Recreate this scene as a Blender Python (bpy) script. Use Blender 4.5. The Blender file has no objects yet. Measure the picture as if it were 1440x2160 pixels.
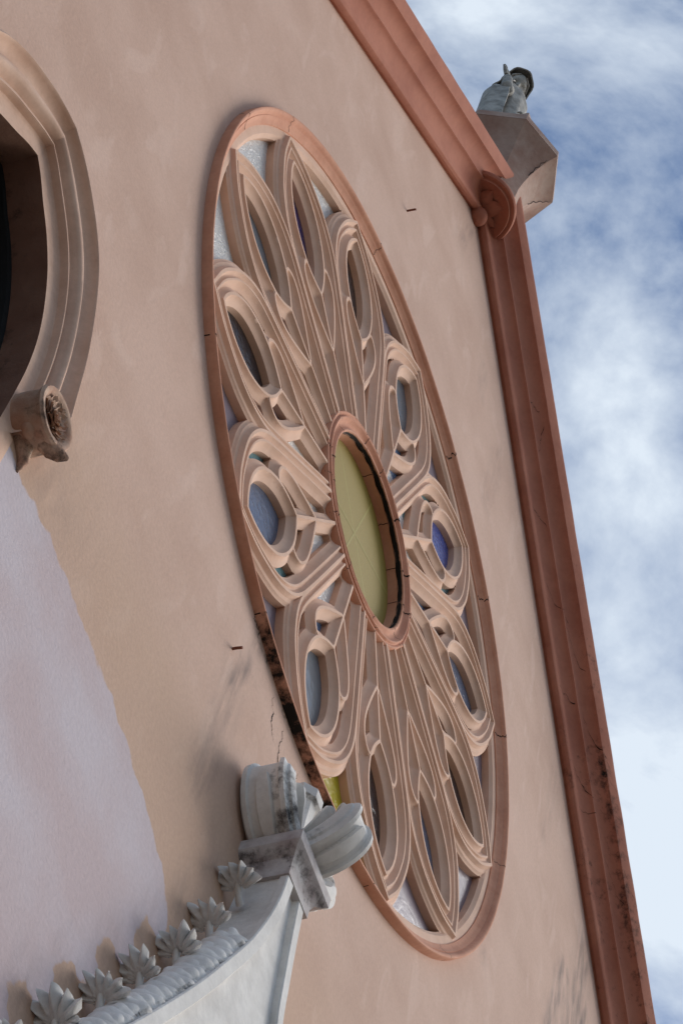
import bpy, bmesh, math, random
import numpy as np
from mathutils import Vector, Matrix, noise as mnoise
from mathutils.geometry import delaunay_2d_cdt
random.seed(7)
scene = bpy.context.scene
R_ = math.radians
# ------------------------------------------------------------------ units
# design coordinates: a = to the right along the facade, b = up, h = out of the wall,
# measured in radii of the rose window (S metres each) from its centre
S = 2.0
Z0 = 12.3
def W(a, b, h): return Vector((S*a, -S*h, S*b + Z0))
# ------------------------------------------------------------------ camera
cam_d = bpy.data.cameras.new('camera'); cam = bpy.data.objects.new('camera', cam_d)
scene.collection.objects.link(cam); scene.camera = cam
r0 = (0.31401, 0.14681, 0.938); r1 = (0.87283, -0.433393, -0.224361); r2 = (0.373585, 0.889167, -0.26423)
def dirv(v): return Vector((v[0], -v[2], v[1]))
X, Y, Zc = dirv(r0), -dirv(r1), -dirv(r2)
m = Matrix((X, Y, Zc)).transposed().to_4x4(); m.translation = W(-2.298413, -5.328496, 1.53569)
cam.matrix_world = m
cam_d.sensor_fit = 'VERTICAL'; cam_d.sensor_height = 24.0; cam_d.lens = 5445.61/2160*24.0
cam_d.clip_start = 0.1; cam_d.clip_end = 3000
# ------------------------------------------------------------------ world, sun
SUN_EL, SUN_AZ = 36.0, 58.0       # azimuth measured from "out of the facade" towards its right
wd = bpy.data.worlds.new('World'); scene.world = wd; wd.use_nodes = True
nt = wd.node_tree; nt.nodes.clear()
def N(nt, t, **k):
    n = nt.nodes.new(t)
    for a, v in k.items(): setattr(n, a, v)
    return n
sun_dir = Vector((math.sin(R_(SUN_AZ))*math.cos(R_(SUN_EL)), -math.cos(R_(SUN_AZ))*math.cos(R_(SUN_EL)), math.sin(R_(SUN_EL))))
sky = N(nt, 'ShaderNodeTexSky', sky_type='NISHITA', sun_disc=False)
sky.sun_elevation = R_(SUN_EL); sky.sun_rotation = math.atan2(sun_dir.x, sun_dir.y)
sky.air_density = 1.0; sky.dust_density = 1.5; sky.ozone_density = 1.0
tc = N(nt, 'ShaderNodeTexCoord')
n1 = N(nt, 'ShaderNodeTexNoise'); n1.inputs['Scale'].default_value = 5.6; n1.inputs['Detail'].default_value = 9; n1.inputs['Roughness'].default_value = .56; n1.inputs['Distortion'].default_value = .35
mp = N(nt, 'ShaderNodeMapping'); mp.inputs['Location'].default_value = (2.7114, .2791, 7.7897); mp.inputs['Scale'].default_value = (1, 1, 1.6)
nt.links.new(tc.outputs['Generated'], mp.inputs[0]); nt.links.new(mp.outputs[0], n1.inputs['Vector'])
cr = N(nt, 'ShaderNodeValToRGB'); cr.color_ramp.elements[0].position = .46; cr.color_ramp.elements[1].position = .63
cr.color_ramp.elements[0].color = (.0, .0, .0, 1); cr.color_ramp.elements[1].color = (.93, .93, .93, 1)
e = cr.color_ramp.elements.new(.53); e.color = (.42, .42, .42, 1)
nt.links.new(n1.outputs['Fac'], cr.inputs[0])
mx = N(nt, 'ShaderNodeMix', data_type='RGBA'); nt.links.new(cr.outputs[0], mx.inputs[0])
hs = N(nt, 'ShaderNodeHueSaturation'); hs.inputs['Saturation'].default_value = 1.35; hs.inputs['Value'].default_value = .92
nt.links.new(sky.outputs[0], hs.inputs['Color']); nt.links.new(hs.outputs[0], mx.inputs[6])
mx.inputs[7].default_value = (5.6, 6.2, 6.85, 1)
bg = N(nt, 'ShaderNodeBackground'); bg.inputs['Strength'].default_value = .12
wo = N(nt, 'ShaderNodeOutputWorld')
nt.links.new(mx.outputs[2], bg.inputs[0]); nt.links.new(bg.outputs[0], wo.inputs[0])
sd = bpy.data.lights.new('sun', 'SUN'); sun = bpy.data.objects.new('sun', sd); scene.collection.objects.link(sun)
sd.energy = 1.9; sd.angle = R_(32); sd.color = (1, .97, .93)
sun.rotation_euler = sun_dir.to_track_quat('Z', 'Y').to_euler()
scene.view_settings.view_transform = 'Standard'; scene.view_settings.look = 'None'
scene.view_settings.exposure = 0.26; scene.view_settings.gamma = 1.0
scene.render.engine = 'CYCLES'

# ------------------------------------------------------------------ materials
def lin(c): return tuple(((x/255)/12.92 if x/255 <= .04045 else ((x/255+.055)/1.055)**2.4) for x in c)
def mat(name, base, var=None, rough=.85, nscale=6, bump=.15, bscale=60, dirt=(.015, .012, .010), streak=None, mott=.0, vscale=1.0, extra=None, fine=.03):
    """painted plaster: base colour with blotches, fine grain bump, 'dirt' attribute stains and an all-over speckle"""
    M = bpy.data.materials.new(name); M.use_nodes = True; t = M.node_tree; L = t.links
    b = t.nodes['Principled BSDF']; b.inputs['Roughness'].default_value = rough
    b.inputs['Specular IOR Level'].default_value = .25
    g = N(t, 'ShaderNodeNewGeometry')
    mpn = N(t, 'ShaderNodeMapping'); mpn.inputs['Scale'].default_value = (1, 1, vscale)
    L.new(g.outputs['Position'], mpn.inputs[0])
    na = N(t, 'ShaderNodeTexNoise'); na.inputs['Scale'].default_value = nscale; na.inputs['Detail'].default_value = 6; na.inputs['Roughness'].default_value = .6
    L.new(mpn.outputs[0], na.inputs['Vector'])
    ra = N(t, 'ShaderNodeMapRange'); ra.inputs[1].default_value = .38; ra.inputs[2].default_value = .64; L.new(na.outputs['Fac'], ra.inputs[0])
    m1 = N(t, 'ShaderNodeMix', data_type='RGBA'); m1.inputs[6].default_value = (*base, 1); m1.inputs[7].default_value = (*(var or [x*.9 for x in base]), 1)
    L.new(ra.outputs[0], m1.inputs[0]); col = m1.outputs[2]
    if extra: col = extra(t, L, g, col)
    nf = N(t, 'ShaderNodeTexNoise'); nf.inputs['Scale'].default_value = bscale; nf.inputs['Detail'].default_value = 8; nf.inputs['Roughness'].default_value = .65
    L.new(g.outputs['Position'], nf.inputs['Vector'])
    # fine tonal grain
    rg = N(t, 'ShaderNodeMapRange'); rg.inputs[1].default_value = .3; rg.inputs[2].default_value = .7; rg.inputs[3].default_value = 1-fine*2; rg.inputs[4].default_value = 1+fine*2; L.new(nf.outputs['Fac'], rg.inputs[0])
    mg = N(t, 'ShaderNodeMix', data_type='RGBA', blend_type='MULTIPLY'); mg.inputs[0].default_value = 1; L.new(col, mg.inputs[6]); L.new(rg.outputs[0], mg.inputs[7]); col = mg.outputs[2]
    # dirt and painted shade
    at = N(t, 'ShaderNodeAttribute', attribute_name='dirt')
    nd = N(t, 'ShaderNodeTexNoise'); nd.inputs['Scale'].default_value = 14; nd.inputs['Detail'].default_value = 10; nd.inputs['Roughness'].default_value = .72
    L.new(g.outputs['Position'], nd.inputs['Vector'])
    ad = N(t, 'ShaderNodeMath', operation='ADD'); L.new(at.outputs['Fac'], ad.inputs[0]); L.new(nd.outputs['Fac'], ad.inputs[1])
    a2 = N(t, 'ShaderNodeMath', operation='ADD'); a2.inputs[1].default_value = mott; L.new(ad.outputs[0], a2.inputs[0])
    rd = N(t, 'ShaderNodeMapRange'); rd.inputs[1].default_value = .80; rd.inputs[2].default_value = 1.02; L.new(a2.outputs[0], rd.inputs[0])
    m2 = N(t, 'ShaderNodeMix', data_type='RGBA'); L.new(rd.outputs[0], m2.inputs[0]); L.new(col, m2.inputs[6]); m2.inputs[7].default_value = (*dirt, 1)
    L.new(m2.outputs[2], b.inputs['Base Color'])
    bp = N(t, 'ShaderNodeBump'); bp.inputs['Strength'].default_value = bump; bp.inputs['Distance'].default_value = .012
    sm = N(t, 'ShaderNodeMath', operation='ADD'); L.new(nf.outputs['Fac'], sm.inputs[0]); L.new(na.outputs['Fac'], sm.inputs[1])
    L.new(sm.outputs[0], bp.inputs['Height']); L.new(bp.outputs[0], b.inputs['Normal'])
    return M
PEACH = (.61, .415, .325); PEACH2 = (.455, .335, .262)
M_trac = mat('tracery_paint', (.72, .485, .365), (.64, .415, .30), nscale=5, bump=.12, bscale=40, dirt=(.28, .17, .115), mott=.075)
M_pink = mat('pink_moulding_paint', (.64, .325, .215), (.56, .26, .165), nscale=7, bump=.12, bscale=50, mott=-.01)
M_corn = mat('cornice_paint', (.47, .185, .118), (.39, .14, .088), nscale=3, bump=.12, bscale=30, mott=.0)
M_ped = mat('pedestal_paint', (.46, .33, .27), (.36, .215, .165), nscale=6, bump=.15, bscale=30, mott=.03)
M_hood = mat('hood_mould_paint', (.66, .45, .34), (.58, .375, .275), nscale=6, bump=.12, bscale=40, mott=.02)
M_stop = mat('label_stop_paint', (.44, .24, .16), (.55, .38, .28), nscale=12, bump=.3, bscale=60, mott=.10)
M_rev = mat('dark_reveal_paint', (.24, .13, .09), (.18, .085, .055), nscale=5, bump=.2, bscale=40, mott=.12)  # browned-down hood colour, the shade of the window recess put into it
M_white = mat('weathered_white_stone', (.76, .735, .70), (.63, .605, .575), nscale=7, bump=.22, bscale=45, dirt=(.035, .030, .028), mott=.06)
M_cap = mat('stained_white_stone', (.56, .53, .52), (.38, .32, .31), nscale=9, bump=.25, bscale=45, dirt=(.04, .03, .028), mott=.06)
M_statue = mat('statue_stone', (.47, .455, .42), (.24, .23, .21), nscale=11, bump=.3, bscale=40, dirt=(.06, .055, .05), mott=.17)
M_iron = mat('rusty_iron', (.22, .08, .05), rough=.9)
M_black = mat('black_crack', (.016, .012, .010), rough=1, bump=.5, bscale=80)
M_frame = mat('dark_window_frame', (.012, .014, .014), rough=.5)
M_ground = mat('paving', (.17, .145, .12), (.13, .11, .09), nscale=.6, bump=.2, bscale=8)
M_ochre = mat('ochre_plaster', (.56, .36, .22))
M_soil = mat('plaster_core', (.40, .30, .24))

def wall_extra(t, L, g, col):
    # broad roller / brush patches, slightly paler
    mp = N(t, 'ShaderNodeMapping'); mp.inputs['Scale'].default_value = (2.6, 1, 1.0); mp.inputs['Rotation'].default_value = (0, R_(8), 0)
    L.new(g.outputs['Position'], mp.inputs[0])
    n = N(t, 'ShaderNodeTexNoise'); n.inputs['Scale'].default_value = 2.3; n.inputs['Detail'].default_value = 5; n.inputs['Distortion'].default_value = .6
    L.new(mp.outputs[0], n.inputs['Vector'])
    r = N(t, 'ShaderNodeMapRange'); r.inputs[1].default_value = .56; r.inputs[2].default_value = .66; r.inputs[4].default_value = .5; L.new(n.outputs['Fac'], r.inputs[0])
    m = N(t, 'ShaderNodeMix', data_type='RGBA'); L.new(r.outputs[0], m.inputs[0]); L.new(col, m.inputs[6]); m.inputs[7].default_value = (.66, .47, .38, 1)
    # tan zone lower down (unpainted ochre ground coat showing more)
    a = N(t, 'ShaderNodeAttribute', attribute_name='tan')
    n3 = N(t, 'ShaderNodeTexNoise'); n3.inputs['Scale'].default_value = 1.7; n3.inputs['Detail'].default_value = 6; L.new(g.outputs['Position'], n3.inputs['Vector'])
    mm = N(t, 'ShaderNodeMath', operation='MULTIPLY_ADD'); mm.inputs[1].default_value = 1.3; mm.inputs[2].default_value = -.62; L.new(n3.outputs['Fac'], mm.inputs[0])
    ad = N(t, 'ShaderNodeMath', operation='ADD', use_clamp=True); L.new(a.outputs['Fac'], ad.inputs[0]); L.new(mm.outputs[0], ad.inputs[1])
    mu = N(t, 'ShaderNodeMath', operation='MULTIPLY'); L.new(ad.outputs[0], mu.inputs[0]); L.new(a.outputs['Fac'], mu.inputs[1])
    m3 = N(t, 'ShaderNodeMix', data_type='RGBA'); L.new(mu.outputs[0], m3.inputs[0]); L.new(m.outputs[2], m3.inputs[6]); m3.inputs[7].default_value = (.53, .355, .25, 1)
    # lilac paint, ragged edge
    p = N(t, 'ShaderNodeAttribute', attribute_name='paint')
    n2 = N(t, 'ShaderNodeTexNoise'); n2.inputs['Scale'].default_value = 9; n2.inputs['Detail'].default_value = 7; L.new(g.outputs['Position'], n2.inputs['Vector'])
    s = N(t, 'ShaderNodeMath', operation='MULTIPLY_ADD'); s.inputs[1].default_value = .06; L.new(n2.outputs['Fac'], s.inputs[0]); L.new(p.outputs['Fac'], s.inputs[2])
    r2_ = N(t, 'ShaderNodeMapRange'); r2_.inputs[1].default_value = .028; r2_.inputs[2].default_value = .034; L.new(s.outputs[0], r2_.inputs[0])
    lil = N(t, 'ShaderNodeMix', data_type='RGBA'); lil.inputs[6].default_value = (.52, .415, .42, 1); lil.inputs[7].default_value = (.555, .485, .51, 1)
    r4 = N(t, 'ShaderNodeMapRange'); r4.inputs[1].default_value = .42; r4.inputs[2].default_value = .62; L.new(n3.outputs['Fac'], r4.inputs[0]); L.new(r4.outputs[0], lil.inputs[0])
    m2 = N(t, 'ShaderNodeMix', data_type='RGBA'); L.new(r2_.outputs[0], m2.inputs[0]); L.new(m3.outputs[2], m2.inputs[6]); L.new(lil.outputs[2], m2.inputs[7])
    # soft grey water stains and dark smudges, streaked by noise
    st = N(t, 'ShaderNodeAttribute', attribute_name='stain')
    mp2 = N(t, 'ShaderNodeMapping'); mp2.inputs['Scale'].default_value = (9, 1, 1.6); L.new(g.outputs['Position'], mp2.inputs[0])
    ns = N(t, 'ShaderNodeTexNoise'); ns.inputs['Scale'].default_value = 2.2; ns.inputs['Detail'].default_value = 7; L.new(mp2.outputs[0], ns.inputs['Vector'])
    q = N(t, 'ShaderNodeMapRange'); q.inputs[1].default_value = .35; q.inputs[2].default_value = .65; L.new(ns.outputs['Fac'], q.inputs[0])
    q2 = N(t, 'ShaderNodeMath', operation='MULTIPLY'); L.new(q.outputs[0], q2.inputs[0]); L.new(st.outputs['Fac'], q2.inputs[1])
    m4 = N(t, 'ShaderNodeMix', data_type='RGBA'); L.new(q2.outputs[0], m4.inputs[0]); L.new(m2.outputs[2], m4.inputs[6]); m4.inputs[7].default_value = (.10, .085, .085, 1)
    return m4.outputs[2]
M_wall = mat('facade_plaster', PEACH, (.535, .35, .267), nscale=1.6, bump=.22, bscale=55, extra=wall_extra, mott=-.06, fine=.035)

def glass(name, c, rough=.16, bump=.24, sc=24):
    M = bpy.data.materials.new(name); M.use_nodes = True; t = M.node_tree; L = t.links
    b = t.nodes['Principled BSDF']; b.inputs['Roughness'].default_value = rough; b.inputs['Base Color'].default_value = (*c, 1)
    b.inputs['Specular IOR Level'].default_value = .45; b.inputs['IOR'].default_value = 1.45
    tcn = N(t, 'ShaderNodeNewGeometry'); n = N(t, 'ShaderNodeTexNoise'); n.inputs['Scale'].default_value = sc; n.inputs['Detail'].default_value = 3; n.inputs['Distortion'].default_value = 1.2
    L.new(tcn.outputs['Position'], n.inputs['Vector'])
    bp = N(t, 'ShaderNodeBump'); bp.inputs['Strength'].default_value = bump; bp.inputs['Distance'].default_value = .02
    L.new(n.outputs['Fac'], bp.inputs['Height']); L.new(bp.outputs[0], b.inputs['Normal'])
    return M
G = dict(white=glass('hammered_white_glass', (.72, .72, .70), rough=.25, bump=.6, sc=34), dark=glass('smoky_glass', (.018, .02, .026)),
         cobalt=glass('cobalt_glass', (.012, .018, .12)), blue=glass('blue_glass', (.05, .08, .30)),
         steel=glass('steel_blue_glass', (.10, .13, .20)), grey=glass('pale_grey_glass', (.14, .17, .20), bump=.18, sc=14),
         lav=glass('lavender_glass', (.20, .165, .20), rough=.3, bump=.12, sc=12), yellow=glass('yellow_glass', (.42, .36, .02), bump=.3),
         teal=glass('teal_glass', (.12, .27, .30)), sky=glass('sky_blue_glass', (.13, .24, .42)))

# ------------------------------------------------------------------ mesh helpers
COL = scene.collection
class MB:
    """collects geometry in (a,b,h) design coordinates"""
    def __init__(s): s.v = []; s.f = []; s.d = []; s.at = {}
    def add(s, vs, fs, dirt=None):
        o = len(s.v); s.v += [tuple(v) for v in vs]; s.f += [tuple(i+o for i in f) for f in fs]
        s.d += (list(dirt) if dirt is not None else [0.0]*len(vs)); return o
    def box(s, a0, a1, b0, b1, h0, h1, dirt=0):
        vs = [(a, b, h) for a in (a0, a1) for b in (b0, b1) for h in (h0, h1)]
        s.add(vs, [(0, 1, 3, 2), (4, 6, 7, 5), (0, 4, 5, 1), (2, 3, 7, 6), (0, 2, 6, 4), (1, 5, 7, 3)], [dirt]*8)
    def loft(s, rings, closed=True, cap=True, dirt=None):
        n = len(rings[0]); vs = [v for r in rings for v in r]; fs = []
        for i in range(len(rings)-1):
            for j in range(n if closed else n-1):
                k = (j+1) % n
                fs.append((i*n+j, i*n+k, (i+1)*n+k, (i+1)*n+j))
        if cap and closed: fs += [tuple(range(n))[::-1], tuple((len(rings)-1)*n+j for j in range(n))]
        s.add(vs, fs, dirt)
    def tube(s, path, rad, n=10, cap=True, flat=None):
        P = [Vector(p) for p in path]; rings = []
        up = Vector((0.13, .2, 1)).normalized()
        for i, p in enumerate(P):
            t = (P[min(i+1, len(P)-1)]-P[max(i-1, 0)]).normalized()
            x = t.cross(up)
            if x.length < 1e-3: x = t.cross(Vector((1, 0, 0)))
            x.normalize(); y = t.cross(x).normalized(); up = -y if (-y).dot(up) > 0 else y
            r = rad[i] if hasattr(rad, '__len__') else rad
            rx, ry = (r if hasattr(r, '__len__') else (r, r))
            rings.append([p+x*rx*math.cos(q)+y*ry*math.sin(q) for q in [2*math.pi*k/n for k in range(n)]])
        s.loft(rings, cap=cap)
    def build(s, name, M, parent=None, origin=(0, 0, 0), smooth=None, local=False):
        me = bpy.data.meshes.new(name)
        O = Vector((0, 0, 0)) if local else W(*origin)
        pts = [Vector((S*a, -S*h, S*b)) if local else W(a, b, h)-O for a, b, h in s.v]
        me.from_pydata(pts, [], s.f); me.validate()
        if any(s.d):
            at = me.attributes.new('dirt', 'FLOAT', 'POINT'); at.data.foreach_set('value', s.d)
        for k, vals in s.at.items():
            at = me.attributes.new(k, 'FLOAT', 'POINT'); at.data.foreach_set('value', vals)
        bm = bmesh.new(); bm.from_mesh(me)
        bmesh.ops.recalc_face_normals(bm, faces=bm.faces)
        bm.to_mesh(me); bm.free()
        me.materials.append(M)
        if smooth is not None: me.shade_smooth(); me.set_sharp_from_angle(angle=R_(smooth))
        o = bpy.data.objects.new(name, me); COL.objects.link(o)
        if parent is not None: o.parent = parent
        elif not local: o.location = O
        return o
def link(o, parent): o.parent = parent; return o
def thing(name, label, cat, loc, group=None):
    o = bpy.data.objects.new(name, None); COL.objects.link(o); o.location = W(*loc); o['label'] = label; o['category'] = cat
    if group: o['group'] = group
    o.empty_display_size = .2
    return o
def cat_rom(P, n=8, closed=False):
    P = [np.array(p, float) for p in P]; out = []; m = len(P)
    rng = range(m) if closed else range(m-1)
    for i in rng:
        p0 = P[(i-1) % m] if closed or i > 0 else 2*P[0]-P[1]
        p1 = P[i]; p2 = P[(i+1) % m]
        p3 = P[(i+2) % m] if closed or i+2 < m else 2*P[-1]-P[-2]
        for k in range(n):
            t = k/n; out.append(.5*((2*p1)+(-p0+p2)*t+(2*p0-5*p1+4*p2-p3)*t*t+(-p0+3*p1-3*p2+p3)*t**3))
    if not closed: out.append(P[-1])
    return out
def noi(x, y, z=0, s=1): return mnoise.noise(Vector((x*s, y*s, z*s)))
def prof_eval(prof, d):
    return np.interp(d, [q[0] for q in prof], [q[1] for q in prof])

def shell(rows, th):
    """double walled cloth from rows of Vectors"""
    mb = MB(); n = len(rows); m = len(rows[0]); G_ = [[Vector(v) for v in r] for r in rows]; inner = []
    for i in range(n):
        rr_ = []
        for j in range(m):
            du = G_[min(n-1, i+1)][j]-G_[max(0, i-1)][j]; dv = G_[i][min(m-1, j+1)]-G_[i][max(0, j-1)]
            nr = du.cross(dv); nr = nr.normalized() if nr.length > 1e-9 else Vector((0, 0, 1)); rr_.append(G_[i][j]+nr*th)
        inner.append(rr_)
    vs = [tuple(v) for r in G_ for v in r]+[tuple(v) for r in inner for v in r]; o = n*m; fs = []
    for i in range(n-1):
        for j in range(m-1):
            a = i*m+j; fs.append((a, a+1, a+m+1, a+m)); fs.append((o+a, o+a+m, o+a+m+1, o+a+1))
    for i in range(n-1):
        for j in (0, m-1): a = i*m+j; fs.append((a, a+m, o+a+m, o+a))
    for j in range(m-1):
        for i in (0, n-1): a = i*m+j; fs.append((a, a+1, o+a+1, o+a))
    mb.add(vs, fs); return mb

# ================================================================== SETTING
gm = bpy.data.meshes.new('ground'); g_ = 1500
gm.from_pydata([(-g_, -g_, 0), (g_, -g_, 0), (g_, g_, 0), (-g_, g_, 0)], [], [(0, 1, 2, 3)]); gm.materials.append(M_ground)
go = bpy.data.objects.new('ground', gm); COL.objects.link(go); go['kind'] = 'structure'
BG = -Z0/S    # ground level in b

# ================================================================== FACADE
AX, APB = .045, 2.33           # gable axis and inner apex of the cornice line
facade = thing('church_facade', 'peach plastered church gable wall with terracotta cornice, above and around the round window', 'church', (0, BG, 0))
def P_(name, mb, M, smooth=None, parent=facade, origin=(0, BG, 0)): return mb.build(name, M, parent, origin, smooth)
# pointed arch curves (right half), a relative to the arch axis
ARA = -1.333
def resample(P, n):
    P = np.array(P); d = np.r_[0, np.cumsum(np.hypot(*np.diff(P, axis=0).T))]; t = np.linspace(0, d[-1], n)
    return np.c_[np.interp(t, d, P[:, 0]), np.interp(t, d, P[:, 1])]
arch_in = resample(cat_rom([(0, -1.166), (.030, -1.188), (.064, -1.222), (.118, -1.272), (.168, -1.342), (.212, -1.446), (.235, -1.556), (.244, -1.68), (.25, -1.86)]), 72)
arch_out = resample(cat_rom([(0, -1.018), (.045, -1.028), (.098, -1.050), (.182, -1.112), (.242, -1.194), (.306, -1.352), (.343, -1.493), (.361, -1.57), (.372, -1.66)]), 72)
HW = 2.5
def wall_outline():
    return [(-HW, BG), (HW, BG), (HW, APB+AX-HW+.02), (AX, APB+.02), (-HW, APB-AX-HW+.02)]
hole_arch = [(ARA+x, y) for x, y in arch_in[::2]] + [(ARA+.25, -2.6), (ARA-.25, -2.6)] + [(ARA-x, y) for x, y in arch_in[::-2]][:-1]
hole_rose = [(1.001*math.cos(q), 1.001*math.sin(q)) for q in np.linspace(0, 2*math.pi, 128, endpoint=False)]
def inside(p, poly):
    c = False; n = len(poly)
    for i in range(n):
        x1, y1 = poly[i]; x2, y2 = poly[(i+1) % n]
        if (y1 > p[1]) != (y2 > p[1]) and p[0] < (x2-x1)*(p[1]-y1)/(y2-y1)+x1: c = not c
    return c
def segd(p, a, b):
    ax, ay = a; bx, by = b; dx, dy = bx-ax, by-ay; t = max(0, min(1, ((p[0]-ax)*dx+(p[1]-ay)*dy)/(dx*dx+dy*dy+1e-12)))
    return math.hypot(p[0]-ax-t*dx, p[1]-ay-t*dy)
# gablet rake lines (half widths against drop below its top)
GA, GB = -.022, -1.51
rakeL = [(-.034, 0), (-.043, -.14), (-.082, -.30), (-.143, -.46), (-.206, -.61), (-.305, -.82), (-.46, -1.13), (-.70, -1.55)]
rakeR = [(.034, 0), (.047, -.14), (.060, -.245), (.075, -.344), (.12, -.48), (.19, -.63), (.30, -.83), (.46, -1.13), (.70, -1.55)]
rakeLs = [(GA+x, GB+y) for x, y in resample(cat_rom(rakeL), 60)]
rakeRs = [(GA+x, GB+y) for x, y in resample(cat_rom(rakeR), 60)]
CRK_T = [.075, .19, .295, .40, .50, .605, .72, .83]
paint_edge = [(-1.30, -1.75), (-1.09, -1.755), (-.99, -1.76), (-.85, -1.745), (-.73, -1.75), (-.55, -1.765), (-.41, -1.79), (-.30, -1.83), (-.23, -1.88), (-.20, -1.95)]
def paint_sd(p):
    # positive inside the lilac paint
    x, y = p
    if x > .05: return -.3
    eb = float(np.interp(x, [q[0] for q in paint_edge], [q[1] for q in paint_edge]))
    v = eb - y
    d = min(segd(p, rakeLs[i], rakeLs[i+1]) for i in range(0, 59))
    i0 = min(range(60), key=lambda i: math.hypot(p[0]-rakeLs[i][0], p[1]-rakeLs[i][1]))
    s_ = i0/59.0; ph = min(abs(s_-c-.02) for c in CRK_T)
    v = min(v, d-(.105 if ph < .024 else .062))
    return max(-.3, min(.3, v))
out = wall_outline(); pts = list(out); 
def dens(poly, st):
    r = []
    for i in range(len(poly)):
        a, b = np.array(poly[i]), np.array(poly[(i+1) % len(poly)]); n = max(1, int(np.hypot(*(b-a))/st))
        r += [tuple(a+(b-a)*k/n) for k in range(n)]
    return r
o1 = dens(out, .2); o2 = dens(hole_rose, .2); o3 = dens(hole_arch, .1)
allp = [Vector(p) for p in o1+o2+o3]
edges = []
for st, n in ((0, len(o1)), (len(o1), len(o2)), (len(o1)+len(o2), len(o3))): edges += [(st+i, st+(i+1) % n) for i in range(n)]
def addgrid(a0, a1, b0, b1, st):
    for i in range(int((a1-a0)/st)+1):
        for j in range(int((b1-b0)/st)+1):
            p = (a0+i*st+(j % 2)*st*.5, b0+j*st)
            if math.hypot(*p) < 1.001+st*.4: continue
            if not inside(p, out) or inside(p, hole_arch): continue
            if min(abs(p[0]-q) for q in (-HW, HW)) < st*.5 or p[0]+p[1] > APB+AX-.01 or p[1]-p[0] > APB-AX-.01: continue
            allp.append(Vector(p))
addgrid(-2.3, 2.3, -1.1, 2.3, .05); addgrid(-1.5, .3, -2.75, -1.12, .0165); addgrid(-2.3, 2.3, -6.1, -2.8, .2); addgrid(.33, 2.3, -2.7, -1.15, .06)
vs2, _, fs2, *_r = delaunay_2d_cdt(allp, edges, [], 0, 1e-6)
keep = []
for f in fs2:
    c = (sum(vs2[i].x for i in f)/3, sum(vs2[i].y for i in f)/3)
    if inside(c, out) and math.hypot(*c) > 1.0005*math.cos(math.pi/128) and not inside(c, hole_arch): keep.append(tuple(f))
wb = MB(); 
def streak(p, a, b, w, amt):
    d = segd(p, a, b); return amt*max(0, 1-(d/w)**1.3)
dirt = []; paint = []; tan = []; stain = []
for v in vs2:
    p = (v.x, v.y); r = math.hypot(*p); ang = math.degrees(math.atan2(p[1], p[0]))
    d = 0
    if -111 < ang < -74 and r < 1.09:  # black growth along the lower edge of the window ring
        k = (1-(r-1)/.032)*(.72+.5*noi(ang*.35, r*8, 1)*1.6); k *= min(1, (ang+111)/5, (-74-ang)/5); d = max(d, .50*max(0, k))
    d = max(d, streak(p, (-.23, -.955), (-.27, -1.02), .02, .4))
    # soft shade painted beside the gablet cap, and a stain by the label stop
    d = max(d, .42*max(0, 1-math.hypot((p[0]+.115)/.035, (p[1]+1.44)/.10)))
    d = max(d, .30*max(0, 1-math.hypot((p[0]+.93)/.05, (p[1]+1.66)/.09)))
    stn = 0
    stn = max(stn, streak(p, (-.235, -.975), (-.285, -1.22), .03, .75), streak(p, (-.285, -1.2), (-.275, -1.55), .07, .35))
    stn = max(stn, streak(p, (1.66, .62), (1.60, .15), .07, .75), streak(p, (1.52, .35), (1.46, .0), .05, .8), streak(p, (1.70, .38), (1.66, .1), .05, 1.0), streak(p, (1.30, .98), (1.26, .6), .05, .22))
    stn = max(stn, streak(p, (.05, 2.25), (.0, 1.95), .03, .40), streak(p, (.55, 1.6), (.52, 1.2), .05, .25), streak(p, (.98, -.05), (1.0, -.3), .03, .4), streak(p, (.34, 1.75), (.33, 1.6), .04, .3))
    if v.y < -1.5: stn = max(stn, .25*max(0, 1-abs(v.x+.95)/.25)*max(0, 1-abs(v.y+1.65)/.2))
    for c in CRK_T:
        q = rakeLs[int(c*59)]; stn = max(stn, .30*max(0, 1-math.hypot((p[0]-q[0]+.10)/.07, (p[1]-q[1]-.02)/.10)))  # soft dark smudge on the wall beside each crocket
    dirt.append(d); stain.append(stn); paint.append(paint_sd(p) if (v.y < -1.5 and v.y > -3.2) else (-.3 if v.y > -1.6 else .3))
    tan.append(max(0, min(1, (-1.0-v.y)/.55))*.80)
wb.add([(v.x, v.y, 0) for v in vs2], keep, dirt); wb.at = dict(paint=paint, tan=tan, stain=stain)
# wall thickness: back sheet and sides
nb = MB(); nb.v = wb.v[:]; nb.f = wb.f[:]; nb.d = wb.d[:]; nb.at = wb.at
wall = P_('wall', nb, M_wall)
core = MB(); o = [(x, y) for x, y in out]
core.loft([[(x, y, -.30) for x, y in o], [(x, y, -.001) for x, y in o]], cap=False)
core.add([(x, y, -.30) for x, y in o], [tuple(range(5))]); P_('wall_core', core, M_wall)
def hair(p0, p1, amp, w, seed, n=26):
    hc = MB(); rows = []; d = np.array(p1)-np.array(p0); L_ = np.linalg.norm(d); d = d/L_; t = np.array([-d[1], d[0]])
    for i in range(n+1):
        u = i/n; p = np.array(p0)+d*L_*u+t*amp*(noi(u*5, seed)+.5*noi(u*14, seed+5)); ww = w*(.35+abs(noi(u*7, seed+9))*1.6)*min(1, 4*u+.1, 4*(1-u)+.1)
        rows.append([(p[0]-t[0]*ww, p[1]-t[1]*ww, .0008), (p[0]+t[0]*ww, p[1]+t[1]*ww, .0008)])
    hc.loft(rows, closed=False, cap=False); P_('hairline_crack', hc, M_black)
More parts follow.
